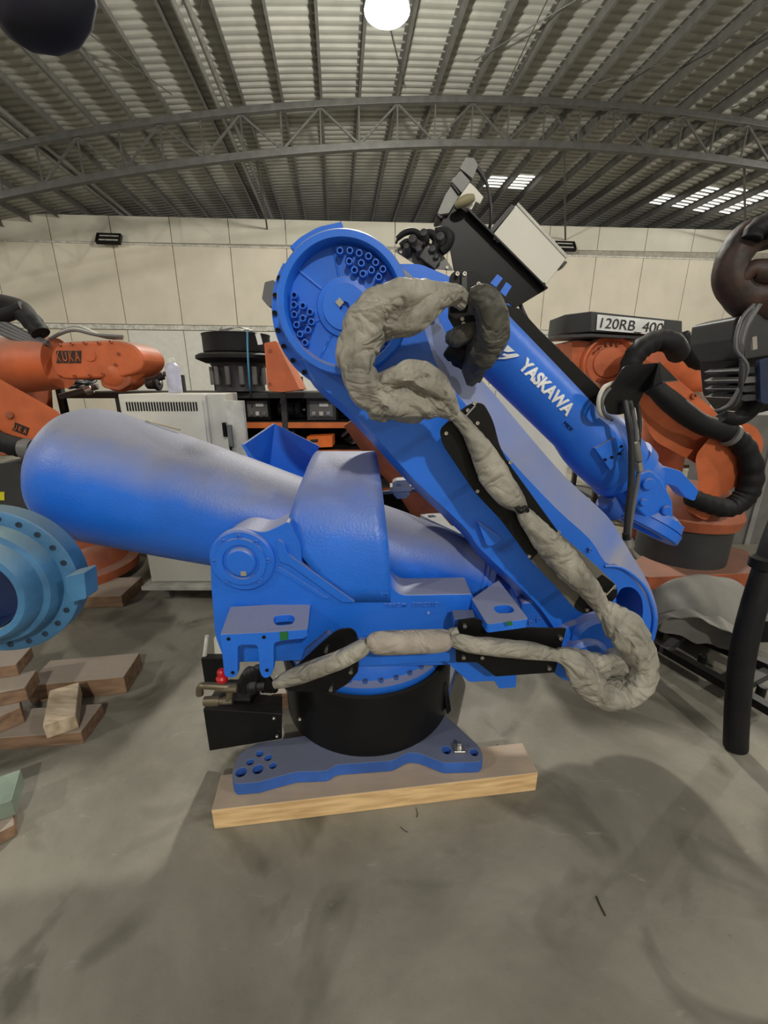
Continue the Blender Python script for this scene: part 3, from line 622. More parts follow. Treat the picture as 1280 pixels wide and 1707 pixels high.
wf = lathe('tool_flange', fc, fa, [(0, 0), (0, .10), (.02, .135), (.055, .145), (.056, .138), (.061, .138), (.062, .152), (.10, .152), (.105, .145), (.105, .10), (.09, .09), (.09, 0)], BLUES, RB, 48, angle=25)
xx, yy, zz = basis(fa); bolts('flange_screw', [fc+fa*.03+(xx*math.cos(a)+yy*math.sin(a))*.128 for a in [i*PI/6 for i in range(12)]], -fa, .009, .014, BLUES, wf)
lathe('wrist_motor', P(1010, 830, 1.86), P(1050, 870, 1.86)-P(1010, 830, 1.86), [(0, 0), (0, .05), (.01, .062), (.09, .062), (.10, .05), (.10, 0)], BLUED, RB, 24)
lg = [(1092, 782), (1110, 778), (1135, 785), (1165, 818, 4), (1158, 836, 4), (1142, 830), (1128, 812), (1108, 806), (1098, 806)]
slab('lifting_lug', lg, 1.80, .07, BLUES, RB, 6)
for (bx, by, br) in ((1078, 806, .026), (1108, 850, .022), (1096, 872, .014), (1070, 836, .016)):
    a = P(bx, by, 1.72); cyl('cast_boss', a, a+V((0, -.018, 0)), br, BLUES, RB, 14)
# black deflector bracket with cable guides
slabp = [(1006, 665), (1040, 610), (1100, 604), (1073, 655), (1062, 678), (1035, 692), (1012, 690)]
slab('cable_guide_plate', slabp, 1.66, .006, BLACK, RB, 8, bevel=.001)
bm = bmesh.new(); q = [bm.verts.new(p) for p in (P(1100, 604, 1.66), P(1131, 635, 1.50), P(1105, 638, 1.48), P(1073, 655, 1.66))]; bm.faces.new(q); o = finish('cable_guide_plate', bm, BLACK, RB); md = o.modifiers.new('s', 'SOLIDIFY'); md.thickness = .005
CABB = mat('cable_black', (.02, .02, .022), .5); CABW = mat('cable_white', (.55, .53, .46), .6); CABG = mat('cable_grey', (.11, .11, .115), .5)
ptube('cable', [(1024, 638, 3.5, 1.7), (1008, 645, 3.5, 1.66), (998, 665, 3.5, 1.64), (1000, 688, 3.5, 1.66), (1012, 697, 3.5, 1.7)], CABW, RB, n=8)
ptube('cable', [(1030, 642, 3, 1.7), (1014, 650, 3, 1.66), (1004, 668, 3, 1.64), (1006, 688, 3, 1.66), (1020, 700, 3, 1.7)], CABG, RB, n=8)
ptube('cable', [(1042, 668, 5, 1.64), (1047, 700, 5, 1.62), (1052, 740, 5, 1.62), (1052, 800, 5, 1.62), (1046, 860, 5, 1.62), (1044, 896, 5, 1.62)], CABB, RB, n=8)
ptube('cable', [(1050, 668, 3.5, 1.66), (1058, 705, 3.5, 1.66), (1062, 750, 3.5, 1.66), (1064, 790, 3.5, 1.66), (1056, 840, 3.5, 1.66), (1048, 895, 3.5, 1.64)], CABG, RB, n=8)
ptube('cable', [(1054, 668, 3, 1.68), (1056, 690, 3, 1.68), (1064, 735, 3, 1.68)], CABW, RB, n=8)
ptube('cable', [(1060, 666, 3.5, 1.68), (1066, 700, 3.5, 1.68), (1064, 745, 3.5, 1.68)], CABB, RB, n=8)
cyl('cable_plug', P(1058, 738, 1.64), P(1064, 768, 1.64), .016, GREYM, RB, 12); cyl('cable_plug', P(1064, 770, 1.64), P(1066, 785, 1.64), .014, STEEL, RB, 12)
cyl('cable_plug', P(1045, 898, 1.62), P(1047, 912, 1.62), .024, STEEL, RB, 12); cyl('cable_plug', P(1043, 888, 1.62), P(1044, 900, 1.62), .014, MATTE, RB, 12)
ptube('cable', [(1047, 912, 4, 1.63), (1053, 922, 4, 1.65), (1060, 930, 3, 1.68)], STEEL, RB, n=6)
# tilted tray with the white junction box
tray = [(755, 331, 1), (729, 382, 1), (750, 412, 6), (757, 452, 4), (800, 470, 4), (838, 500, 2), (860, 513, 1), (907, 484, 2), (800, 372, 2), (779, 356, 2)]
TR = slab('equipment_tray', tray, 1.80, .012, BLACK, RB, 3, bevel=.001)
e0 = [P(x, y, 1.80) for x, y in ((779, 354), (908, 483))]; ed = (e0[1]-e0[0]).normalized()
nrm = ed.cross(V((0, 1, 0)))
bm = bmesh.new(); q = [bm.verts.new(p) for p in (e0[0]+V((0, -.035, 0)), e0[1]+V((0, -.035, 0)), e0[1]+V((0, .22, 0)), e0[0]+V((0, .22, 0)))]; bm.faces.new(q); o = finish('tray_flange', bm, BLACK, TR); md = o.modifiers.new('s', 'SOLIDIFY'); md.thickness = .006
for w4 in ([(829, 457), (838, 464), (827, 479), (817, 472)], [(844, 470), (853, 477), (842, 495), (833, 487)]):
    slab('blue_slot_patch', w4, 1.797, .003, BLUES, TR, 1, bevel=0)
slab('blue_slot_patch', [(846, 505), (853, 510), (850, 522), (840, 516)], 1.79, .02, BLUES, TR, 1, bevel=.001)
BY = 1.78
JB = slab('junction_box', [(861, 342, 2), (820, 393, 2), (907, 479, 2), (944, 431, 2)], BY, .17, WHITE, RB, 2, bevel=.003); JB['label'] = 'cream sheet metal junction box'
lidp = [P(x, y, BY-.003) for x, y in ((861, 341), (864, 337), (948, 427), (944, 431))]
plate('box_lid', lidp, [], (0, .178, 0), WHITES, JB, .001)
slab('box_hinge_side', [(852, 341), (860, 343), (818, 392), (813, 387)], BY+.02, .14, DGREY, JB, 1)
for x, y in ((825, 397), (830, 401), (906, 474)): cyl('box_foot', P(x, y, BY-.01), P(x, y, BY+.05), .007, DGREY, JB, 10)
slab('box_latch', [(940, 434), (946, 437), (938, 447), (931, 446)], BY+.04, .04, DGREY, JB, 1)
# stack of grey connector housings at the top of the tray
for i, pts in enumerate(([(790, 263), (797, 275), (788, 298), (766, 280), (777, 262)], [(768, 284), (784, 302), (770, 322), (752, 302)], [(753, 308), (766, 325), (748, 355), (728, 358), (742, 325)])):
    slab('connector_housing', [(x, y, 1) for x, y in pts], 1.78, .09, GREYM if i < 2 else mat('worn_grey_metal', (.24, .24, .23), .5), TR, 1)
for pts in ([(752, 302), (756, 306), (768, 322), (764, 326), (751, 308)], [(729, 354), (740, 362), (734, 366), (727, 360)]): slab('housing_gasket', pts, 1.775, .1, BLACK, TR, 0)
slab('cable_clip', [(783, 304), (794, 314), (797, 318), (806, 328), (800, 340), (793, 336), (786, 350), (775, 345), (762, 333)], 1.77, .05, WHITE, TR, 1)
ptube('cable_sleeve', [(760, 343, 5, 1.76), (768, 338, 7.5, 1.75), (778, 333, 8, 1.75), (788, 330, 6, 1.76)], mat('olive_sleeve', (.26, .23, .13), .6), TR, n=12)
ptube('cable', [(794, 280, 4, 1.8), (802, 290, 3.5, 1.8), (813, 312, 2.6, 1.8), (818, 345, 2.6, 1.8), (818, 370, 2.6, 1.8), (813, 388, 2.6, 1.82)], CABB, TR, n=8)
ptube('cable', [(866, 505, 3.5, 1.83), (872, 520, 3.5, 1.83), (880, 536, 3.5, 1.83)], CABB, TR, n=8)
# motor cluster by the elbow
MC = loft('elbow_motor', [[P(x, y, yy) for x, y in rnd([(656, 418, 4), (700, 392, 6), (735, 420, 6), (757, 452, 6), (700, 446, 6)], 4)] for yy in (1.70, 1.90)], GREYM, RB, False, .006)
for pts in ([(662, 398, 4), (675, 388, 5), (690, 386, 5), (702, 396, 6), (706, 410, 5)], [(700, 392, 5), (712, 388, 6), (722, 392, 7), (728, 402, 8), (722, 418, 8)], [(725, 386, 6), (740, 386, 8), (748, 396, 10), (744, 410, 9), (735, 420, 7)], [(668, 410, 5), (680, 402, 5), (695, 410, 5), (706, 424, 4)], [(660, 406, 2, ), (668, 390, 2), (684, 384, 2), (700, 390, 2)]):
    ptube('motor_hose', [(a, b, c_, 1.68) for a, b, c_ in pts], MATTE, MC, n=10)
for x, y, r in ((690, 412, .02), (708, 402, .018), (722, 428, .016), (700, 428, .014), (680, 424, .014), (735, 408, .02), (728, 440, .012)):
    lathe('connector_cap', P(x, y, 1.70), (-.2, -1, .3), [(0, r), (.03, r), (.035, r*.8), (.05, r*.7), (.052, 0)], DGREY, MC, 12)
box('connector_block', P(692, 410, 1.69), (.05, .05, .035), BLACK, MC, Matrix.Rotation(.5, 3, 'Y')); box('connector_block', P(716, 433, 1.69), (.07, .05, .04), DGREY, MC, Matrix.Rotation(.6, 3, 'Y'))
bolts('screw', [P(x, y, 1.695) for x, y in ((703, 434), (712, 418), (745, 446), (668, 420))], (0, -1, 0), .005, .005, STEEL, MC)
# clamp plate of the upper sleeve
CPY = 1.24
CPl = slab('clamp_plate', [(749, 460, 8), (758, 451, 6), (793, 451, 6), (846, 497, 3), (838, 516, 6), (800, 560, 10), (765, 560, 10), (747, 530, 4)], CPY+.03, .006, BLACK, RB, 6, bevel=.001)
slab('clamp_strap', [(769, 455), (779, 455), (779, 492), (769, 492)], CPY+.02, .008, DGREY, CPl, 2)
bolts('screw', [P(x, y, CPY+.022) for x, y in ((774, 457), (762, 457), (797, 474), (770, 532), (772, 540))], (0, -1, 0), .0055, .006, STEEL, CPl)
cyl('clamp_roll', P(759, 497, CPY), P(787, 496, CPY), .012, BLACK, CPl, 12)
cyl('clamp_post', P(765, 515, CPY+.03), P(765, 515, CPY+.25), .02, BLACK, CPl, 12)
# sleeve plates on the lower arm
PY = 1.235
SPn = slab('sleeve_plate', [(770, 682, 10), (788, 671, 8), (806, 672, 8), (822, 700, 16), (833, 745, 16), (848, 772, 12), (931, 887, 0), (884, 934, 0), (836, 868, 16), (792, 822, 16), (738, 742, 10), (732, 716, 10)], PY, .006, BLACK, RB, 8, bevel=.001)
SP2 = slab('sleeve_plate', [(931, 887, 0), (996, 945, 6), (1027, 975, 8), (1030, 992, 8), (1012, 1012, 6), (972, 1024, 8), (955, 1012, 8), (930, 982, 8), (884, 934, 0)], PY+.002, .006, GREYP, RB, 6, bevel=.001); SP2['label'] = 'lower part of the black sleeve plate, its reflection painted grey-brown'
slab('plate_corner', [(1004, 958, 2), (1027, 975, 8), (1030, 992, 8), (1012, 1012, 6), (972, 1024, 8), (955, 1012, 8), (975, 980, 2)], PY, .004, BLACK, SP2, 6, bevel=0)
bolts('screw', [P(x, y, PY) for x, y in ((743, 722), (779, 684), (790, 672), (849, 770), (795, 818), (930, 886), (881, 926), (1022, 978), (977, 1015), (795, 705))], (0, -1, 0), .0055, .009, STEEL, SPn)
for a, b in (((1010, 992), (1026, 975)), ((775, 695), (792, 676)), ((995, 1005), (1010, 988))): cyl('clamp_pin', P(*a, PY-.012), P(*b, PY-.012), .003, STEEL, SPn, 8)
for x, y in ((770, 700), (850, 790), (905, 905), (985, 1000)): cyl('plate_standoff', P(x, y, PY+.006), P(x, y, PY+.006)+V((0, .13, 0)), .012, BLACK, SPn, 12)
# bottom plates
PB = 1.13
LP = slab('sleeve_plate', [(500, 1105, 4), (540, 1068, 6), (562, 1050, 8), (585, 1047, 6), (595, 1056, 8), (597, 1075, 0), (597, 1120, 4), (580, 1140, 8), (555, 1155, 6), (480, 1152, 4), (462, 1140, 4)], PB+.03, .006, BLACK, RB, 6, bevel=.001)
slab('side_gusset', [(500, 1108, 2), (508, 1085, 2), (545, 1055, 2), (552, 1058, 2)], PB+.06, .02, BLUED, RB, 2)
bolts('screw', [P(x, y, PB+.03) for x, y in ((544, 1082), (585, 1117), (552, 1146))], (0, -1, 0), .0065, .014, STEEL, LP)
RP = slab('sleeve_plate', [(764, 1034, 2), (792, 1030, 2), (830, 1046, 2), (944, 1048, 1), (938, 1070, 2), (925, 1121, 2), (826, 1128, 2), (795, 1104, 4), (760, 1104, 4), (760, 1070, 2)], PB+.02, .006, BLACK, RB, 3, bevel=.001)
bolts('screw', [P(x, y, PB+.02) for x, y in ((774, 1042), (772, 1094), (803, 1094), (933, 1062), (914, 1112), (938, 1108))], (0, -1, 0), .0065, .010, STEEL, RP)
for q, yy in (((560, 1100), PB+.036), ((780, 1080), PB+.026), ((850, 1090), PB+.026)): c = P(*q, yy); cyl('plate_standoff', c, c+V((0, .12, 0)), .012, BLACK, LP if q[0] < 700 else RP, 12)
# fabric sleeves
SY = 1.17
ptube('hose_sleeve', [(775, 505, 14, SY+.02), (760, 492, 18, SY+.01), (738, 492, 22, SY), (700, 496, 27, SY-.02), (660, 505, 34, SY-.03), (622, 530, 38, SY-.03), (600, 570, 35, SY-.03), (596, 608, 32, SY-.03), (606, 642, 33, SY-.03), (632, 662, 34, SY-.02), (668, 668, 34, SY-.01), (704, 668, 32, SY), (735, 672, 23, SY+.01), (757, 691, 13, SY+.02)], FAB, RB, n=40, sub=14, wr=.30, seed=1, fold=.05)
ptube('hose_sleeve', [(768, 488, 9, SY-.01), (745, 495, 13, SY-.03), (715, 515, 19, SY-.04), (690, 535, 20, SY-.04), (660, 543, 18, SY-.03), (628, 550, 12, SY-.02), (612, 556, 5, SY-.01)], FAB, RB, n=32, sub=12, wr=.35, seed=5, fold=.06)
ptube('hose_sleeve', [(618, 645, 8, SY-.03), (650, 632, 18, SY-.04), (690, 626, 24, SY-.04), (720, 640, 24, SY-.03), (742, 662, 18, SY-.01), (757, 688, 10, SY+.01)], FAB, RB, n=32, sub=12, wr=.35, seed=9, fold=.06)
ptube('hose_sleeve', [(757, 690, 11, SY+.03), (772, 706, 12, SY+.035), (788, 728, 16, SY+.035), (806, 758, 21, SY+.03), (826, 795, 24, SY+.03), (846, 824, 22, SY+.03), (864, 842, 13, SY+.035), (869, 850, 10, SY+.035), (878, 862, 14, SY+.03), (900, 890, 20, SY+.03), (930, 922, 24, SY+.03), (955, 952, 23, SY+.03), (980, 980, 18, SY+.035), (1000, 1008, 13, SY+.04), (1006, 1016, 13, SY+.04)], FAB, RB, n=36, sub=12, wr=.20, seed=3, fold=.045)
ptube('sleeve_tie', [(862, 845, 4, SY+.0), (868, 852, 5, SY-.01), (875, 846, 4, SY+.0), (880, 852, 3, SY+.01)], BLACK, RB, n=8)
ptube('hose_sleeve', [(1002, 1010, 12, SY+.04), (1018, 1024, 20, SY+.03), (1040, 1046, 28, SY+.02), (1062, 1078, 26, SY), (1074, 1112, 22, SY-.01), (1066, 1144, 22, SY-.03), (1040, 1160, 22, SY-.04), (1006, 1158, 24, SY-.05), (976, 1134, 23, SY-.06), (960, 1108, 20, SY-.06), (942, 1096, 14, SY-.06), (926, 1092, 10, SY-.055)], FAB, RB, n=40, sub=12, wr=.30, seed=12, fold=.05)
ptube('hose_sleeve', [(938, 1086, 8, SY-.04), (955, 1094, 13, SY-.03), (985, 1106, 18, SY), (1012, 1106, 20, SY+.03), (1040, 1092, 20, SY+.05), (1052, 1072, 16, SY+.05)], FAB, RB, n=28, sub=12, wr=.35, seed=15, fold=.035)
ptube('hose_sleeve', [(932, 1094, 10, SY-.055), (915, 1090, 12, SY-.06), (880, 1084, 15, SY-.065), (830, 1079, 15, SY-.065), (785, 1074, 14, SY-.065), (760, 1068, 13, SY-.065), (750, 1066, 9, SY-.065)], FAB, RB, n=28, sub=12, wr=.16, seed=18, fold=.09)
ptube('hose_sleeve', [(764, 1052, 7, SY-.05), (752, 1057, 10, SY-.05), (746, 1064, 9, SY-.055)], FAB, RB, n=14, sub=6, wr=.16, seed=2)
o = ptube('hose_sleeve', [(750, 1066, 9, SY-.065), (742, 1067, 18, SY-.07), (715, 1069, 20.5, SY-.075), (660, 1071, 20, SY-.08), (625, 1071, 18, SY-.08), (612, 1072, 9, SY-.08)], FABW, RB, n=28, sub=10, wr=.10, seed=22, fold=.09); o['label'] = 'paler flattened fabric sleeve section'
ptube('hose_sleeve', [(613, 1072, 9, SY-.08), (604, 1080, 14, SY-.08), (575, 1096, 16, SY-.08), (540, 1110, 16, SY-.075), (500, 1124, 15, SY-.07), (475, 1134, 12, SY-.06), (460, 1140, 8, SY-.05)], FAB, RB, n=28, sub=10, wr=.14, seed=25, fold=.09)
for x, y, r in ((613, 1073, 10), (749, 1066, 10.5)): c = P(x, y, SY-.075); lathe('sleeve_tie', c-V((.003, 0, 0)), (1, 0, 0), [(0, pr(r, c)*.8), (0, pr(r, c)), (.006, pr(r, c)), (.006, pr(r, c)*.8)], BLACK, RB, 20)
# dark sleeve turning down behind the clamp plate
o = ptube('dark_hose_sleeve', [(782, 492, 12, SY), (803, 497, 22, SY), (818, 520, 26, SY+.02), (818, 555, 27, SY+.05), (805, 585, 28, SY+.10), (792, 606, 22, SY+.14), (788, 628, 16, SY+.2)], FABD, RB, n=32, sub=12, wr=.26, seed=31, fold=.06)
ptube('dark_hose_sleeve', [(748, 562, 10, SY+.12), (762, 562, 16, SY+.10), (780, 554, 15, SY+.08), (794, 545, 10, SY+.07)], FABD, RB, n=24, sub=8, wr=.2, seed=33)
ptube('dark_hose_sleeve', [(752, 572, 22, SY+.16), (775, 590, 24, SY+.16), (792, 600, 18, SY+.16)], MATTE, RB, n=20, sub=8, wr=.2, seed=35)



# ================================================================ BACKGROUND MACHINES
TYPE = mat('dark_lettering', (.02, .015, .012), .6)
def wood(a, b, z0, depth, h, m, label, name='timber_block', tilt=0):
    p = Z(*a, z0); q = Z(*b, z0); dx = (q-p).normalized(); dy = V((-dx.y, dx.x, 0)); L_ = (q-p).length
    R_ = Matrix((dx, dy, V((0, 0, 1)))).transposed() @ Matrix.Rotation(tilt, 3, 'X')
    return tag(box(name, p+dx*L_/2+R_ @ V((0, depth/2, h/2)), (L_, depth, h), m, None, R_, bevel=.004), label, 'timber')
wood((50, 1172), (212, 1156), 0, .20, .10, WOODO, 'long old square timber on the floor behind the short broken block')
wood((-70, 1256), (140, 1240), 0, .17, .065, WOODO, 'flat brown board on the floor under the short broken block')
wood((78, 1232), (132, 1214), .068, .22, .075, WOODL, 'short pale split timber block with a splintered end', tilt=.08)
wood((-60, 1246), (42, 1204), .068, .12, .08, WOODO, 'lower brown block of the stack at the left edge')
wood((-60, 1190), (48, 1168), .149, .13, .07, WOODO, 'middle brown block of the stack at the left edge')
wood((-60, 1140), (32, 1126), .22, .14, .06, WOODO, 'topmost brown block under the pale blue robot housing')
wood((90, 1016), (206, 1012), 0, .30, .09, WOODO, 'worn timber block on the floor behind the pale blue robot housing')
wood((-60, 1440), (30, 1392), 0, .14, .05, WOODO, 'brown timber end at the bottom of the left edge')
gb = wood((-60, 1392), (28, 1358), .052, .14, .07, mat('pale_green_plastic', (.22, .28, .22), .4), 'pale green block at the left edge of the floor', 'plastic_block'); gb['category'] = 'block'
# floor debris
for i, (pts, l) in enumerate((([(994, 1494), (1000, 1508), (1009, 1526)], 'dark curved twig on the floor at lower right'), ([(828, 1240), (838, 1250), (848, 1258)], 'thin twig beside the right end of the pale timber'), ([(693, 1346), (696, 1356), (694, 1362)], 'tiny wire scrap in front of the pale timber'), ([(667, 1378), (674, 1384), (680, 1387)], 'tiny dark splinter in front of the pale timber'))):
    q = [Z(x, y, .004) for x, y in pts]; tag(tube('twig', [(p.x, p.y, .003, .0011 if i else .0022) for p in q], TYPE, None, n=6, sub=3), l, 'debris')

# pale blue robot housing at the left edge
fc = P(-8, 972, 1.22); R_ = pr(127, fc)
PBR = thing('robot_housing', (fc.x, fc.y+.1, .28), 'sky blue round robot housing with a drilled flange, at the left edge', 'robot')
adir = V((.15, -1, .04)).normalized()
box('support_foot', (fc.x-.46, fc.y+.04, (fc.z+.05)/2), (.12, .14, fc.z+.05), SKYB, PBR); box('support_arm', (fc.x-.28, fc.y+.04, fc.z), (.44, .1, .14), SKYB, PBR)
fln = lathe('drilled_flange', fc, adir, [(-.07, 0), (-.07, R_*.97), (-.065, R_), (0, R_), (.004, R_*.975), (.004, R_*.8), (0, 0)], SKYB, PBR, 80)
lathe('housing_body', fc, adir, [(-.12, 0), (-.12, R_*.7), (-.06, R_*.85), (0, R_*.82), (.03, R_*.80), (.05, R_*.76), (.055, R_*.69), (.09, R_*.65), (.105, R_*.60), (.105, R_*.52), (.01, R_*.48), (.01, 0)], SKYB, PBR, 64, angle=25)
x_, y_, z_ = basis(adir)
bolts('flange_hole', [fc+adir*.003+(x_*math.cos(a)+y_*math.sin(a))*R_*.9 for a in [i*PI/12 for i in range(24)]], adir, .010, .003, mat('hole_dark', (.01, .03, .06), .6), fln)
slab('flange_lug', [(108, 962), (140, 954), (144, 998), (112, 1006)], 1.20, .06, SKYB, PBR, 3)
lathe('bore', fc+adir*.012, adir, [(0, 0), (0, R_*.47), (.075, R_*.495), (.075, R_*.485), (.006, R_*.45), (.006, 0)], mat('deep_blue', (.006, .02, .08), .5), PBR, 40)

# orange robot lying at the left
def knuckle(name, pts, Y, th, m, parent, r=12, bev=.01): 
    o = slab(name, pts, Y, th, m, parent, r, bevel=bev); return o
KA = thing('orange_robot', (P(60, 600, 3.2).x, 3.35, 0), 'orange robot with its forearm lying level at the left, black letter squares on it', 'robot')
ptube('forearm', [(-60, 612, 45, 3.3), (20, 610, 44, 3.3), (80, 606, 42, 3.3), (100, 606, 40, 3.3)], ORANGE, KA, n=28)
hb = knuckle('wrist_housing', [(82, 590), (98, 570), (135, 568), (196, 566), (224, 574), (238, 592), (239, 608), (228, 622), (200, 630), (100, 633), (86, 618)], 3.12, .32, ORANGE, KA, 14, .02)
ptube('wrist_joint', [(178, 634, 16, 3.2), (196, 628, 26, 3.22), (212, 612, 26, 3.24), (220, 600, 26, 3.24)], ORANGE, KA, n=24)
knuckle('tool_mount', [(165, 628), (215, 622), (218, 640), (200, 652), (170, 646)], 3.14, .2, ORANGED, KA, 6)
for i, ch in enumerate('KUKA'):
    x = 94+i*10.6; pl = slab('letter_square', [(x, 585), (x+9, 584.5), (x+9, 605), (x, 605.5)], 3.116, .004, TYPE, hb, 0, bevel=0)
    text(ch, 'letter', P(x+1.2, 602, 3.114), (1, 0, 0), .092, ORANGE, hb, .001, width=.030)
lathe('cover_boss', P(150, 592, 3.12), (0, -1, 0), [(0, .045), (.008, .042), (.010, 0)], ORANGE, hb, 24)
bolts('screw', [P(x, y, 3.12) for x, y in ((100, 575), (120, 573), (142, 572), (165, 572), (185, 570), (198, 590), (193, 608), (100, 627), (125, 627), (150, 626), (172, 624))], (0, -1, 0), .011, .012, ORANGED, hb)
knuckle('robot_column', [(-50, 640), (20, 640), (30, 760), (-50, 760)], 3.3, .4, ORANGED, KA)
for k in range(4): ptube('hose', [(-30, 520+k*6, 5, 3.2), (10, 540+k*6, 5, 3.2), (50, 560+k*4, 5, 3.2), (80, 572, 5, 3.2)], CABG, KA, n=8)
ptube('black_hose', [(-40, 500, 15, 3.3), (0, 508, 17, 3.3), (30, 515, 16, 3.25), (52, 535, 15, 3.2), (68, 556, 14, 3.18)], MATTE, KA, n=18, ribs=.03)
ptube('black_hose', [(-30, 530, 10, 3.2), (10, 525, 11, 3.2), (40, 512, 10, 3.2)], MATTE, KA, n=14)
CB = thing('cable_bundle', P(140, 566, 3.3), 'bundle of pale grey cables draped over the level orange forearm', 'cables')
for k in range(8):
    e = random.uniform(-3, 3)
    ptube('cable', [(82+k*3, 566-k*1.5, 2.6, 3.25+k*.03), (100+k*3, 558-k*2+e, 2.6, 3.25+k*.03), (125+k*2, 552-k+e, 2.6, 3.25+k*.03), (160+k*2, 558+k*.5, 2.6, 3.25+k*.03), (205, 561+k*.4, 2.6, 3.25+k*.03)], CABW if k % 3 else GREYM, CB, n=8)
# second orange robot, lower left
KB = thing('orange_robot', (-2.25, 3.0, 0), 'orange robot with a sloping arm and round base, behind the counterbalance cylinder', 'robot')
ab = loft('sloping_arm', [[P(x, y, yy) for x, y in rnd([(-70, 590), (0, 632), (104, 690), (100, 720), (60, 752), (0, 720), (-70, 700)], 14)] for yy in (2.55, 2.85)], ORANGE, KB, True, angle=30)
for i, ch in enumerate('UKA'):
    x = 20+i*8.2; y = 716+i*3.3; q_ = P(x, y, 2.546); xd_ = P(x+8, y+3.3, 2.546)-q_; pl = slab('letter_square', [(x, y+1), (x+7.4, y+4), (x+12, y-9), (x+4.6, y-12)], 2.546, .004, TYPE, ab, 0, bevel=0); text(ch, 'letter', P(x+2, y-0.4, 2.543), xd_, .05, ORANGE, pl, .001, width=.018)
cyl('arm_boss', P(15, 692, 2.55), P(15, 692, 2.53), .02, ORANGED, ab)
ptube('black_hose', [(-40, 715, 15, 2.5), (0, 735, 16, 2.5), (30, 745, 16, 2.5), (60, 745, 13, 2.52), (75, 735, 8, 2.55)], MATTE, KB, n=18, ribs=.03)
lathe('hose_clamp', P(38, 748, 2.5), (1, .1, -.1), [(0, 0), (0, .06), (.03, .065), (.06, .06), (.06, 0)], GREYM, KB, 20)
c0 = Z(120, 940, .14)
rg = lathe('round_base', (c0.x, c0.y, 0), (0, 0, 1), [(.09, 0), (.09, .46), (.16, .47), (.17, .455), (.18, .40), (.30, .36), (.32, .34), (.34, .30), (.48, .27), (.50, 0)], ORANGED, KB, 56)
lathe('swivel_body', (c0.x, c0.y, 0), (0, 0, 1), [(.49, 0), (.49, .30), (.55, .33), (.70, .33), (.80, .25), (.80, 0)], DGREY, KB, 40)
knuckle('motor_block', [(-20, 775), (40, 765), (78, 800), (75, 850), (20, 850), (-20, 840)], 2.6, .3, DGREY, KB, 6)
slab('yellow_label', [(-3, 820), (7, 820), (7, 834), (-3, 834)], 2.595, .003, mat('yellow_label', (.55, .5, .02), .5), KB, 0, bevel=0)

# storage rack across the back with machine parts on it
RKY = 3.75
rk = thing('storage_rack', (P(380, 700, RKY).x, RKY+.4, 0), 'dark steel storage rack with orange beams behind the blue robot', 'rack')
zs = [P(0, 652, RKY).z, P(0, 702, RKY).z, P(0, 748, RKY).z, P(0, 812, RKY).z]
xa, xb = P(100, 650, RKY).x, P(700, 650, RKY).x
for i, z in enumerate(zs):
    box('shelf_board', ((xa+xb)/2, RKY+.42, z-.02), (xb-xa, .8, .03), BLACK if i < 3 else DGREY, rk)
    box('orange_beam', ((xa+xb)/2, RKY, z-.035), (xb-xa, .04, .05), mat('orange_beam_paint', (.55, .14, .03), .5, var=.2) if i else DGREY, rk)
box('added_dark_backing', ((xa+xb)/2, RKY+.84, (zs[0]-.03)/2), (xb-xa, .02, zs[0]-.03), BLACK, rk)  # black sheet added so the openings between the shelves look dark
for x in (xa, xa+(xb-xa)*.34, xa+(xb-xa)*.62, xb):
    for y in (RKY, RKY+.8): box('upright', (x, y, .79), (.05, .05, 1.58), DGREY, rk)
LBL = mat('pale_label', (.7, .7, .66), .6)
# units stored on the rack: short descriptions say where each stands
def unit(px0, px1, shelf, h, kind, m, label, cat_, dy=.1, dd_=.35):
    z = zs[shelf]; y = RKY+dy; x0 = P(px0, 700, y).x; x1 = P(px1, 700, y).x; c = V(((x0+x1)/2, y+dd_/2, z)); w_ = x1-x0
    t = thing(kind, c, label, cat_)
    if kind == 'gear_motor':
        cyl('motor_can', c+V((-w_*.45, 0, h*.5)), c+V((w_*.15, 0, h*.5)), h*.40, m, t, 20); cyl('gear_head', c+V((w_*.13, 0, h*.5)), c+V((w_*.38, 0, h*.5)), h*.5, DGREY, t, 20)
        cyl('shaft', c+V((w_*.38, 0, h*.5)), c+V((w_*.5, 0, h*.5)), h*.12, STEEL, t, 12); box('plug', c+V((-w_*.25, -.02, h*.92)), (w_*.2, .08, h*.2), GREYM, t)
    elif kind == 'drive_unit':
        box('case', c+V((0, 0, h*.5)), (w_, dd_, h), m, t); box('front_plate', c+V((0, -dd_/2-.004, h*.5)), (w_*.8, .01, h*.7), GREYM, t)
        for k in range(3): box('connector', c+V((-w_*.25+k*w_*.25, -dd_/2-.015, h*.3)), (w_*.14, .02, h*.18), WHITES if k % 2 else STEEL, t)
        box('label', c+V((w_*.1, -dd_/2-.010, h*.68)), (w_*.3, .003, h*.14), LBL, t, bevel=0)
    elif kind == 'cable_heap':
        for k in range(9):
            a = random.uniform(0, 6); q = [(c.x+w_*.42*math.cos(a+j*1.1)*random.uniform(.4, 1), c.y+dd_*.4*math.sin(a+j*1.1), c.z+.02+h*random.uniform(0, .9), .012) for j in range(6)]
            tube('cable', q, CABW if k == 3 else (CABB if k % 3 else CABG), t, n=6, sub=5)
    return t
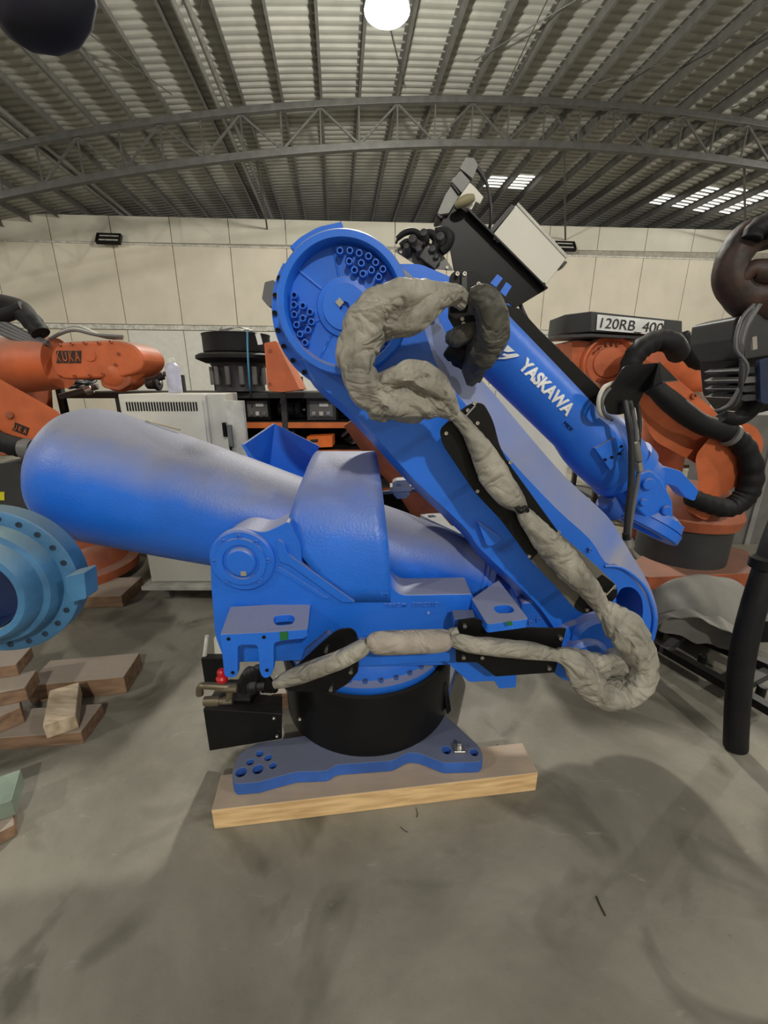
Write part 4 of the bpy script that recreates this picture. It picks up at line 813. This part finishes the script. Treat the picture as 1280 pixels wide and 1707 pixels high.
for a in ((100, 150, 0, .10, 'cable_heap', DGREY, 'heap of dark cables on the rack end below the level orange forearm', 'cables'),
          (236, 262, 0, .14, 'gear_motor', GREYM, 'small grey motor on the rack top left of the spray can', 'motor'),
          (410, 452, 1, .20, 'drive_unit', BLACK, 'black drive unit on the shelf just right of the open cabinet door', 'drive unit'),
          (455, 505, 1, .17, 'gear_motor', DGREY, 'dark gear motor on the second shelf below the round blue hub', 'motor'),
          (512, 560, 1, .20, 'drive_unit', DGREY, 'dark drive unit with white plugs on the second shelf', 'drive unit'),
          (570, 618, 1, .16, 'cable_heap', DGREY, 'tangle of black cables on the second shelf by the lower arm', 'cables'),
          (440, 485, 2, .13, 'cable_heap', DGREY, 'tangle of dark cables on the third shelf above the blue horn plate', 'cables'),
          (560, 628, 2, .18, 'cable_heap', DGREY, 'heap of black cables behind the top of the blue yoke', 'cables'),
          (630, 690, 3, .24, 'gear_motor', DGREY, 'dark motor low on the rack, seen through the gap by the grey rod', 'motor')):
    unit(*a)
ob = thing('orange_bin', P(525, 745, RKY+.1), 'small orange case with a dark mark on the third shelf', 'case')
slab('case_body', [(511, 728), (554, 726), (554, 745), (512, 747)], RKY-.06, .2, mat('bright_orange', (.8, .17, .02), .5), ob, 1); slab('case_mark', [(517, 733), (530, 732), (530, 737), (517, 738)], RKY-.064, .002, TYPE, ob, 0, bevel=0)
# round reel stack on the rack
c = P(402, 645, 3.85); c.z = zs[0]
RS = thing('reel_stack', c, 'round black reel of machine parts with cables on top and a blue strap', 'reel')
s_ = dep(P(402, 600, 3.85))/FPX
lathe('reel_core', c, (0, 0, 1), [(0, 0), (0, 40*s_), (20*s_, 38*s_), (36*s_, 42*s_), (44*s_, 46*s_), (46*s_, 0)], DGREY, RS, 40, angle=25)
lathe('reel_rim', c+V((0, 0, 44*s_)), (0, 0, 1), [(0, 0), (0, 52*s_), (6*s_, 66*s_), (11*s_, 66*s_), (14*s_, 60*s_), (16*s_, 0)], MATTE, RS, 48, angle=25)
lathe('reel_drum', c+V((0, 0, 58*s_)), (0, 0, 1), [(0, 0), (0, 50*s_), (3*s_, 53*s_), (26*s_, 53*s_), (30*s_, 54*s_), (31*s_, 48*s_), (20*s_, 46*s_), (20*s_, 0)], MATTE, RS, 48, angle=25)
for k in range(5): tube('cable', [(c.x+(28-k)*s_*math.cos(a*.7+k), c.y+(30-k)*s_*math.sin(a*.7+k), c.z+(92+k)*s_-.02*(a % 2), .012) for a in range(9)], CABW if k % 2 else GREYM, RS, n=6, sub=5)
for k in range(7):
    a = PI+k*PI/6.5; cyl('core_bolt', c+V((44*s_*math.cos(a), 44*s_*math.sin(a), 10*s_)), c+V((44*s_*math.cos(a), 44*s_*math.sin(a), 38*s_)), 4*s_, GREYM, RS, 8)
ptube('blue_strap', [(412, 552, 1.6, 3.5), (413, 590, 1.6, 3.45), (416, 640, 1.6, 3.5), (418, 655, 1.6, 3.6)], mat('blue_strap', (.06, .25, .42), .6), RS, n=8)
slab('paper_tag', [(425, 556), (433, 554), (438, 574), (430, 575)], 3.5, .003, LBL, RS, 1, bevel=0)
ogf = thing('orange_casting', P(462, 650, 3.55), 'upright orange casting on the rack left of the round blue hub', 'casting')
slab('casting_body', [(440, 572, 2), (460, 568, 2), (500, 650, 2), (470, 654, 6), (446, 652, 8)], 3.4, .3, ORANGE, ogf, 6); bolts('screw', [P(450, 640, 3.4), P(450, 585, 3.4)], (0, -1, 0), .012, .01, ORANGED, ogf)
# spray can
zc = P(0, 655, 2.72).z
c = V((P(291, 640, 2.85).x, 2.85, P(291, 655, 2.85).z))
SCN = thing('spray_can', c, 'white aerosol spray can standing on top of the cream cabinet', 'can')
k_ = dep(c)/FPX
lathe('can_body', c, (0, 0, 1), [(0, 0), (0, 10*k_), (1*k_, 11*k_), (40*k_, 11*k_), (42*k_, 10.6*k_), (45*k_, 8*k_), (47*k_, 6*k_), (47*k_, 0)], mat('can_print', (.50, .50, .62), .35, var=.2, vscale=12), SCN, 28)
lathe('can_cap', c+V((0, 0, 47*k_)), (0, 0, 1), [(0, 0), (0, 6*k_), (6*k_, 5.6*k_), (8*k_, 4*k_), (8*k_, 0)], WHITE, SCN, 20)
# cream cabinet on casters
CY0 = 2.70; ctz = P(0, 657, CY0).z; cx0 = P(196, 657, CY0).x; cx1 = P(341, 657, CY0).x; czb = .14
CAB = thing('control_cabinet', ((cx0+cx1)/2, CY0+.3, 0), 'cream control cabinet on casters with an open side door, left of the blue robot', 'cabinet')
box('cabinet_body', ((cx0+cx1)/2, CY0+.30, (ctz+czb)/2), (cx1-cx0, .60, ctz-czb), WHITE, CAB, bevel=.006)
fp = box('front_panel', ((cx0+cx1)/2, CY0-.006, (ctz+czb)/2-.01), (cx1-cx0-.03, .014, ctz-czb-.05), WHITE, CAB, bevel=.004)
for k in range(26): box('vent_slot', (cx0+.055+k*(cx1-cx0-.11)/25, CY0-.014, ctz-.075), (.009, .004, .055), BLACK, fp, bevel=0)
box('base_frame', ((cx0+cx1)/2+.12, CY0+.26, czb-.015), (cx1-cx0+.32, .66, .03), WHITES, CAB, bevel=.004)
box('side_wall', (cx1+.055, CY0+.05, (ctz+czb)/2), (.11, .05, ctz-czb), WHITE, CAB, bevel=.004)
Rdo = Matrix.Rotation(math.radians(-14), 3, 'Z'); dxx = P(388, 700, CY0).x
dr = box('open_door', (dxx-.005, CY0+.03, (ctz+czb)/2-.01), (.17, .025, ctz-czb-.06), WHITES, CAB, Rdo)
box('door_lock', (dxx-.06, CY0+.005, ctz-.22), (.02, .03, .09), BLACK, dr); box('door_plate', (dxx-.03, CY0+.008, ctz-.26), (.03, .02, .14), GREYM, dr); box('door_stay', (dxx-.035, CY0+.008, ctz-.45), (.012, .02, .26), BLACK, dr)
for x, y in ((cx0+.10, CY0+.03), (cx1+.12, CY0+.03), (cx0+.10, CY0+.5), (cx1+.12, CY0+.5)):
    cs = box('caster_fork', (x, y+.02, .10), (.035, .05, .06), DGREY, CAB); cyl('caster_wheel', (x-.018, y, .045), (x+.018, y, .045), .045, GREYM, cs, 24)
# second cream cabinet seen between the arms
x0, x1 = P(803, 700, 2.95).x, P(946, 780, 2.95).x; zt = P(0, 642, 2.95).z
C2 = thing('control_cabinet', ((x0+x1)/2, 3.2, 0), 'pale cabinet visible between the blue lower arm and upper arm', 'cabinet')
box('cabinet_body', ((x0+x1)/2, 3.25, zt/2), (x1-x0, .6, zt), WHITE, C2, bevel=.006); box('door_panel', ((x0+x1)/2+.03, 2.945, zt/2), (x1-x0-.10, .02, zt-.06), WHITE, C2, bevel=.004)
box('door_handle', (x0+.1, 2.925, zt*.6), (.03, .03, .12), BLACK, C2)
# dull red-orange arm low behind the robot with the grey rod fitting
G2 = thing('orange_robot', (P(690, 800, 2.9).x, 3.0, 0), 'dull red-orange robot behind the gap between yoke and lower arm', 'robot')
ptube('arm_tube', [(600, 690, 34, 2.8), (640, 745, 34, 2.8), (690, 800, 36, 2.8), (740, 870, 40, 2.8)], ORANGED, G2, n=24)
cyl('robot_foot', (P(740, 870, 2.8).x, 2.95, 0), (P(740, 870, 2.8).x, 2.95, .62), .19, DGREY, G2, 32)
rod = G2
cyl('rod', P(630, 822, 2.35), P(700, 816, 2.35), .012, GREYM, rod, 10); cyl('rod', P(700, 816, 2.35), P(722, 815, 2.75), .02, GREYM, rod, 10)
slab('clamp_body', [(654, 805), (660, 801), (678, 800), (683, 806), (683, 824), (678, 831), (662, 832), (655, 824)], 2.31, .08, mat('cast_alloy', (.33, .31, .29), .5), rod, 2)
slab('clamp_lip', [(650, 812), (686, 810), (686, 819), (650, 821)], 2.30, .1, mat('cast_alloy', (.33, .31, .29), .5), rod, 1)
bolts('screw', [P(660, 806, 2.305), P(676, 826, 2.305)], (0, -1, 0), .008, .01, STEEL, rod)
for i, w5 in enumerate(([(699, 857), (734, 855), (752, 876), (792, 884), (768, 890), (716, 866)],)):
    far = plate('forklift_bracket', [Z(x, y, .80) for x, y in rnd(w5, 3)], [[Z(x, y, .80) for x, y in rnd([(712, 859), (724, 858), (728, 862), (715, 863)], 2)]], (0, 0, -.03), mat('dusty_bracket', (.42, .41, .37), .8), RB, .002)

# orange robot at the right with the black labelled box
KC = thing('orange_robot', (2.75, 3.3, 0), 'orange robot at the right, folded, with a thick black hose along its arm', 'robot')
knuckle('shoulder_block', [(953, 566), (1062, 576), (1078, 620), (1050, 690), (1000, 690), (953, 640)], 3.25, .45, ORANGE, KC, 6)
hcC = P(1016, 604, 3.18); rC = pr(42, hcC)
hbC = lathe('elbow_disc', hcC, (-.12, -1, 0), [(-.3, 0), (-.3, rC*1.06), (-.05, rC*1.06), (-.02, rC*1.02), (0, rC*1.0), (.004, rC*.93), (-.012, rC*.86), (-.03, rC*.8), (-.03, rC*.58), (-.015, rC*.56), (-.013, 0)], ORANGE, KC, 56, angle=25)
bolts('disc_screw', [hcC+V((rC*.7*math.cos(a), -.0+.02, rC*.7*math.sin(a))) for a in (1.2, 1.5, 1.8, 2.2, 2.5, 4.3, 4.7)], (0, -1, 0), .011, .012, ORANGED, hbC)
loft('lower_arm', [[P(x, y, yy) for x, y in rnd([(1040, 640), (1070, 596), (1110, 615), (1180, 675), (1222, 706), (1240, 760), (1205, 800), (1165, 775), (1090, 735)], 14)] for yy in (3.0, 3.35)], ORANGE, KC, True, angle=30)
loft('shoulder_casting', [[P(x, y, yy) for x, y in rnd([(1158, 760), (1190, 720), (1232, 700), (1262, 712), (1274, 738), (1258, 790), (1225, 812), (1195, 830), (1180, 870), (1140, 850), (1165, 810)], 12)] for yy in (2.9, 3.3)], ORANGE, KC, True, angle=30)
bolts('arm_boss', [P(1155, 660, 2.995)], (0, -1, 0), .02, .02, ORANGED, KC)
c1 = Z(1160, 930, .16)
lathe('base_drum', (c1.x, c1.y+.2, 0), (0, 0, 1), [(.10, 0), (.10, .33), (.42, .33), (.44, .31), (.44, 0)], DGREY, KC, 40)
lathe('swivel_plate', (c1.x, c1.y+.2, 0), (0, 0, 1), [(.42, 0), (.42, .36), (.50, .38), (.58, .34), (.72, .22), (.72, 0)], ORANGED, KC, 40)
yl = P(1183, 888, c1.y-.1); yl = V((yl.x, yl.y, yl.z)); slab('yellow_label', [(1175, 876), (1191, 874), (1192, 896), (1176, 898)], c1.y-.12, .02, mat('yellow_label', (.55, .5, .02), .5), KC, 1, bevel=0)
plate('foot_plate', [Z(x, y, .11) for x, y in rnd([(1040, 945), (1080, 920), (1200, 905), (1246, 918), (1262, 938), (1255, 955), (1080, 962)], 5)], [], (0, 0, -.11), ORANGED, KC, .006)
hz = [(1052, 640, 15, 2.95), (1050, 612, 16, 2.95), (1066, 584, 17, 2.95), (1095, 568, 17, 2.95), (1120, 572, 17, 2.95), (1131, 590, 16, 3.05)]
ptube('black_hose', hz, MATTE, KC, n=20, ribs=.03)
ptube('black_hose', [(1134, 560, 13, 3.1), (1146, 580, 14, 3.1), (1160, 600, 14, 3.1), (1180, 604, 13, 3.1), (1205, 603, 13, 3.1), (1228, 594, 13, 3.1)], MATTE, KC, n=20, ribs=.03)
ptube('black_hose', [(1085, 640, 15, 2.9), (1120, 672, 16, 2.85), (1165, 705, 16, 2.85), (1212, 722, 16, 2.85), (1240, 745, 16, 2.85), (1253, 785, 17, 2.85), (1243, 825, 17, 2.85), (1215, 846, 16, 2.85), (1180, 840, 15, 2.85), (1150, 828, 14, 2.85)], MATTE, KC, n=20, sub=8, ribs=.03)
lathe('hose_clamp', P(1215, 724, 2.84), (1, 0, -.4), [(0, 0), (0, .075), (.03, .075), (.03, 0)], GREYM, KC, 20)
BB = thing('equipment_box', P(1040, 560, 3.3), 'black metal box with a white 120RB_400 sign on the orange robot', 'box')
bxp = [P(942, 524, 3.35), P(985, 519, 3.15), P(1137, 535, 3.15), P(1137, 560, 3.15), P(985, 553, 3.15), P(938, 556, 3.35)]
bk = [V((p.x, 3.65, p.z)) for p in bxp]
bm = bmesh.new(); a_ = [bm.verts.new(p) for p in bxp]; b_ = [bm.verts.new(p) for p in bk]
bm.faces.new((a_[0], a_[1], a_[4], a_[5])); bm.faces.new((a_[1], a_[2], a_[3], a_[4])); bm.faces.new(b_)
for k in range(6): bm.faces.new((a_[k-1], a_[k], b_[k], b_[k-1]))
finish('box_body', bm, DGREY, BB, bevel=.004)
slab('box_tray', [(928, 559), (985, 556), (1090, 562), (1088, 566), (985, 561), (928, 563)], 3.13, .3, DGREY, BB, 1)
sg = slab('sign', [(996, 524), (1107, 535), (1104, 559), (994, 550)], 3.142, .004, mat('sign_white', (.75, .76, .74), .5), BB, 0, bevel=0)
text('120RB_400', 'sign_text', P(1000, 546, 3.138), P(1104, 555.5, 3.138)-P(1000, 546, 3.138), .092, TYPE, sg, .001, width=.44)
# reddish robot arm behind at the right
KD = thing('orange_robot', (P(1150, 640, 3.8).x, 4.1, 0), 'dull orange robot arm lying behind the folded orange robot at right', 'robot')
ptube('arm_tube', [(1080, 600, 30, 3.8), (1115, 616, 34, 3.95), (1150, 634, 30, 4.0), (1176, 645, 28, 4.0)], ORANGE, KD, n=20)
cyl('column', (P(1150, 640, 3.8).x, 4.0, 0), (P(1150, 640, 3.8).x, 4.0, 1.3), .2, ORANGED, KD, 24)
# vented pale unit and grey panels at the right edge
VU = thing('vented_case', P(1205, 665, 3.6), 'small pale vented case beyond the orange arm at the right', 'case')
slab('case_body', [(1180, 654), (1235, 654), (1235, 690), (1186, 690)], 3.6, .2, WHITES, VU, 1)
for k in range(9): slab('vent_slot', [(1188+k*5, 659), (1190+k*5, 659), (1190+k*5, 672), (1188+k*5, 672)], 3.597, .003, BLACK, VU, 0, bevel=0)
GC = thing('grey_cabinet', (P(1235, 880, 3.8).x, 4.0, 0), 'tall grey cabinet panel behind the black hose at the right edge', 'cabinet')
x0 = P(1195, 860, 3.8).x; x1 = P(1330, 860, 3.8).x
box('cabinet_body', ((x0+x1)/2, 4.05, .62), (x1-x0, .5, 1.24), GREYM, GC); box('edge_trim', (P(1258, 860, 3.78).x, 3.79, .62), (.05, .02, 1.24), mat('light_grey_metal', (.22, .22, .22), .4), GC)
RK2 = thing('low_rack', (P(1060, 800, 4.9).x, 4.9, 0), 'low dark rack with a timber shelf behind the blue wrist', 'rack')
for z in (.25, .62, .98): box('shelf_board', (P(1060, 800, 4.9).x, 4.9, z), (1.3, .6, .04), WOODO if z > .6 else DGREY, RK2)
for x in (-.62, .62):
    for y in (4.62, 5.18): box('upright', (P(1060, 800, 4.9).x+x, y, .5), (.05, .05, 1.0), DGREY, RK2)
# dark hose and wrist of a robot at the right edge
RW = thing('dark_robot_wrist', P(1270, 620, 1.9), 'black and rust coloured robot wrist with cables hanging in at the right edge', 'robot')
o = ptube('rusty_hose', [(1330, 372, 26, 1.9), (1285, 385, 26, 1.9), (1246, 398, 26, 1.9), (1222, 430, 24, 1.9), (1218, 465, 26, 1.9), (1238, 495, 28, 1.9), (1270, 505, 34, 1.9), (1320, 510, 36, 1.9)], mat('rusty_rubber', (.04, .014, .007), .6, c2=(.007, .006, .006), vscale=14, bump=.4, bscale=18), RW, n=32, sub=10, wr=.10, seed=40, fold=.08)
ptube('rusty_hose', [(1236, 468, 10, 1.86), (1250, 452, 16, 1.86), (1275, 455, 22, 1.86), (1310, 450, 26, 1.86)], mat('rusty_rubber', (.1, .03, .01), .5), RW, n=20)
ptube('black_hose', [(1252, 400, 14, 1.84), (1262, 384, 18, 1.84), (1290, 372, 22, 1.84)], MATTE, RW, n=20, ribs=.02)
for i, pts in enumerate(([(1225, 530), (1260, 520), (1300, 530), (1300, 590), (1240, 600), (1220, 570)], [(1235, 590), (1300, 580), (1300, 680), (1262, 690), (1240, 660)], [(1218, 560), (1236, 545), (1250, 560), (1240, 585), (1224, 580)])):
    slab('wrist_block', pts, 1.85+.05*i, .25, DGREY if i != 1 else BLACK, RW, 6, bevel=.006)
for y0 in (612, 628, 643, 658): slab('cooling_fin', [(1232, y0+6), (1246, y0), (1300, y0-2), (1300, y0+6), (1240, y0+11)], 1.80, .2, DGREY if y0 != 628 else GREYM, RW, 2)
for k in range(8):
    e = random.uniform(-6, 6); ptube('cable', [(1262+e, 508, 3, 1.83), (1240+e, 540+e, 3, 1.8), (1232+e, 580, 3, 1.78), (1240-e, 620+e, 3, 1.78), (1226+e, 668, 3, 1.8), (1208+e, 682, 2.2, 1.82), (1192+k, 690+e, 2.2, 1.84)], CABB if k % 4 else CABG, RW, n=6)
ptube('black_hose', [(1262, 660, 16, 1.9), (1248, 684, 14, 1.9), (1228, 698, 12, 1.9), (1205, 694, 9, 1.9)], MATTE, RW, n=16)
slab('silver_tab', [(1254, 562), (1262, 560), (1263, 582), (1255, 584)], 1.80, .01, STEEL, RW, 1)
slab('blue_side', [(1266, 600), (1310, 590), (1310, 680), (1268, 672)], 1.78, .02, mat('navy_paint', (.01, .02, .06), .4), RW, 4)
HL = thing('hanging_hose', Z(1227, 1255, 0), 'thick black hose standing down to the floor at the right edge', 'hose')
zf = Z(1227, 1262, 0)
ptube('hose', [(1350, 600, 16, 1.95), (1362, 700, 16, 1.78), (1335, 800, 17, 1.62), (1300, 880, 18, 1.52), (1276, 950, 18, 1.47), (1254, 1020, 18, 1.44), (1238, 1090, 18, 1.42), (1230, 1160, 17.5, 1.41), (1227, 1215, 17, 1.40), (1226, 1244, 17, 1.40)], MATTE, HL, n=24)
ptube('hose_clip', [(1274, 930, 19.5, 1.465), (1270, 945, 19.5, 1.465)], BLACK, HL, n=16)
# dusty grey cloth over a low frame
gx, gy = 1.72, 2.35
DC = thing('dust_cloth', (gx, gy, .3), 'grey dusty cloth draped over a low bulky load at the right', 'cloth')
bm = bmesh.new(); n1, n2 = 46, 34; gr = []
A1, A2, A3, A4 = Z(1060, 962, .40), Z(1290, 968, .40), Z(1262, 1100, .22), Z(1085, 1040, .22)
for j in range(n2+1):
    row = []
    for i in range(n1+1):
        a, b = i/n1, j/n2; p = (A1*(1-a)+A2*a)*(1-b)+(A4*(1-a)+A3*a)*b
        bul = (1-abs(2*a-1)**3)*(math.sin(PI*min(1, b*1.15+.12))**.6 if b < .8 else .75)
        f = noise.noise(V((a*7-b*5, b*1.6, 3)))*.022+noise.noise(V((a*3, b*5, 8)))*.01
        row.append(bm.verts.new((p.x, p.y, .17+.33*bul*(1-.35*b)+f*(.4+b))))
    gr.append(row)
for j in range(n2):
    for i in range(n1): bm.faces.new((gr[j][i], gr[j][i+1], gr[j+1][i+1], gr[j+1][i]))
o = finish('cloth_sheet', bm, mat('dust_cloth_grey', (.16, .155, .14), .9, dust=.8, dustc=(.30, .29, .26), bump=.3, bscale=22), DC, True, angle=80); md = o.modifiers.new('s', 'SOLIDIFY'); md.thickness = .004
LF = thing('low_steel_frame', (1.7, 2.1, 0), 'black steel floor frame under the grey dust cloth', 'frame')
def rail(name, a, b, z, w_, h_, m): 
    p, q = Z(*a, z), Z(*b, z); return beam(name, p, q, w_, h_, m, LF)
rail('rail', (1080, 1066), (1300, 1192), .10, .05, .04, BLACK); rail('rail', (1100, 1034), (1300, 1120), .12, .05, .05, BLACK)
rail('cross_bar', (1105, 1085), (1150, 1050), .10, .04, .04, DGREY); rail('cross_bar', (1225, 1150), (1300, 1110), .10, .04, .04, DGREY)
for a in ((1095, 1078), (1165, 1118), (1262, 1172), (1110, 1040)): p = Z(*a, .0); cyl('frame_foot', p, p+V((0, 0, .10)), .02, BLACK, LF, 10)
p = Z(1160, 1085, .1); box('load_block', (p.x+.28, p.y+.30, .14), (.6, .36, .14), BLACK, LF)
OB = Z(1100, 1075, 0)
tag(box('olive_block', OB+V((.08, .12, .08)), (.13, .18, .16), mat('olive_plastic', (.10, .11, .075), .6), None, bevel=.008), 'olive green block beside the steel frame behind the elbow', 'block')
tag(box('olive_block', OB+V((.25, .10, .07)), (.10, .14, .14), mat('olive_plastic', (.10, .11, .075), .6), None, bevel=.008), 'second olive block, right of the first under the dust cloth', 'block')
# navy padded end hanging into the top left corner, close to the viewer
c = P(72, 4, .62); NB = thing('padded_hook', c, 'dark navy rounded padded end hanging into the top left corner', 'pad')
NV = mat('navy_padding', (.006, .006, .018), .8)
k_ = dep(c)/FPX
lathe('pad', c, (.95, 0, .32), [(-85*k_, 0), (-80*k_, 22*k_), (-60*k_, 42*k_), (-25*k_, 56*k_), (15*k_, 58*k_), (50*k_, 46*k_), (78*k_, 26*k_), (92*k_, 0)], NV, NB, 40, angle=80)
cyl('strap', c+V((0, 0, 30*k_)), c+V((0, 0, 3.2)), .012, NV, NB, 10)

for (x, y, r_, l) in ((128, 655, 9, 'dull silver pipe stub on the rack under the level orange forearm'), (248, 632, 8, 'small dark coupling on the rack between forearm tip and spray can')):
    c = P(x, y, 3.5); t = thing('pipe_stub', c, l, 'pipe'); k_ = dep(c)/FPX
    cyl('pipe', c+V((-30*k_, 0, -6*k_)), c+V((30*k_, .05, 10*k_)), r_*k_*.5, GREYM, t, 14); cyl('pipe_collar', c+V((12*k_, .02, 2.5*k_)), c+V((22*k_, .04, 6*k_)), r_*k_*.8, STEEL if x < 200 else DGREY, t, 14)
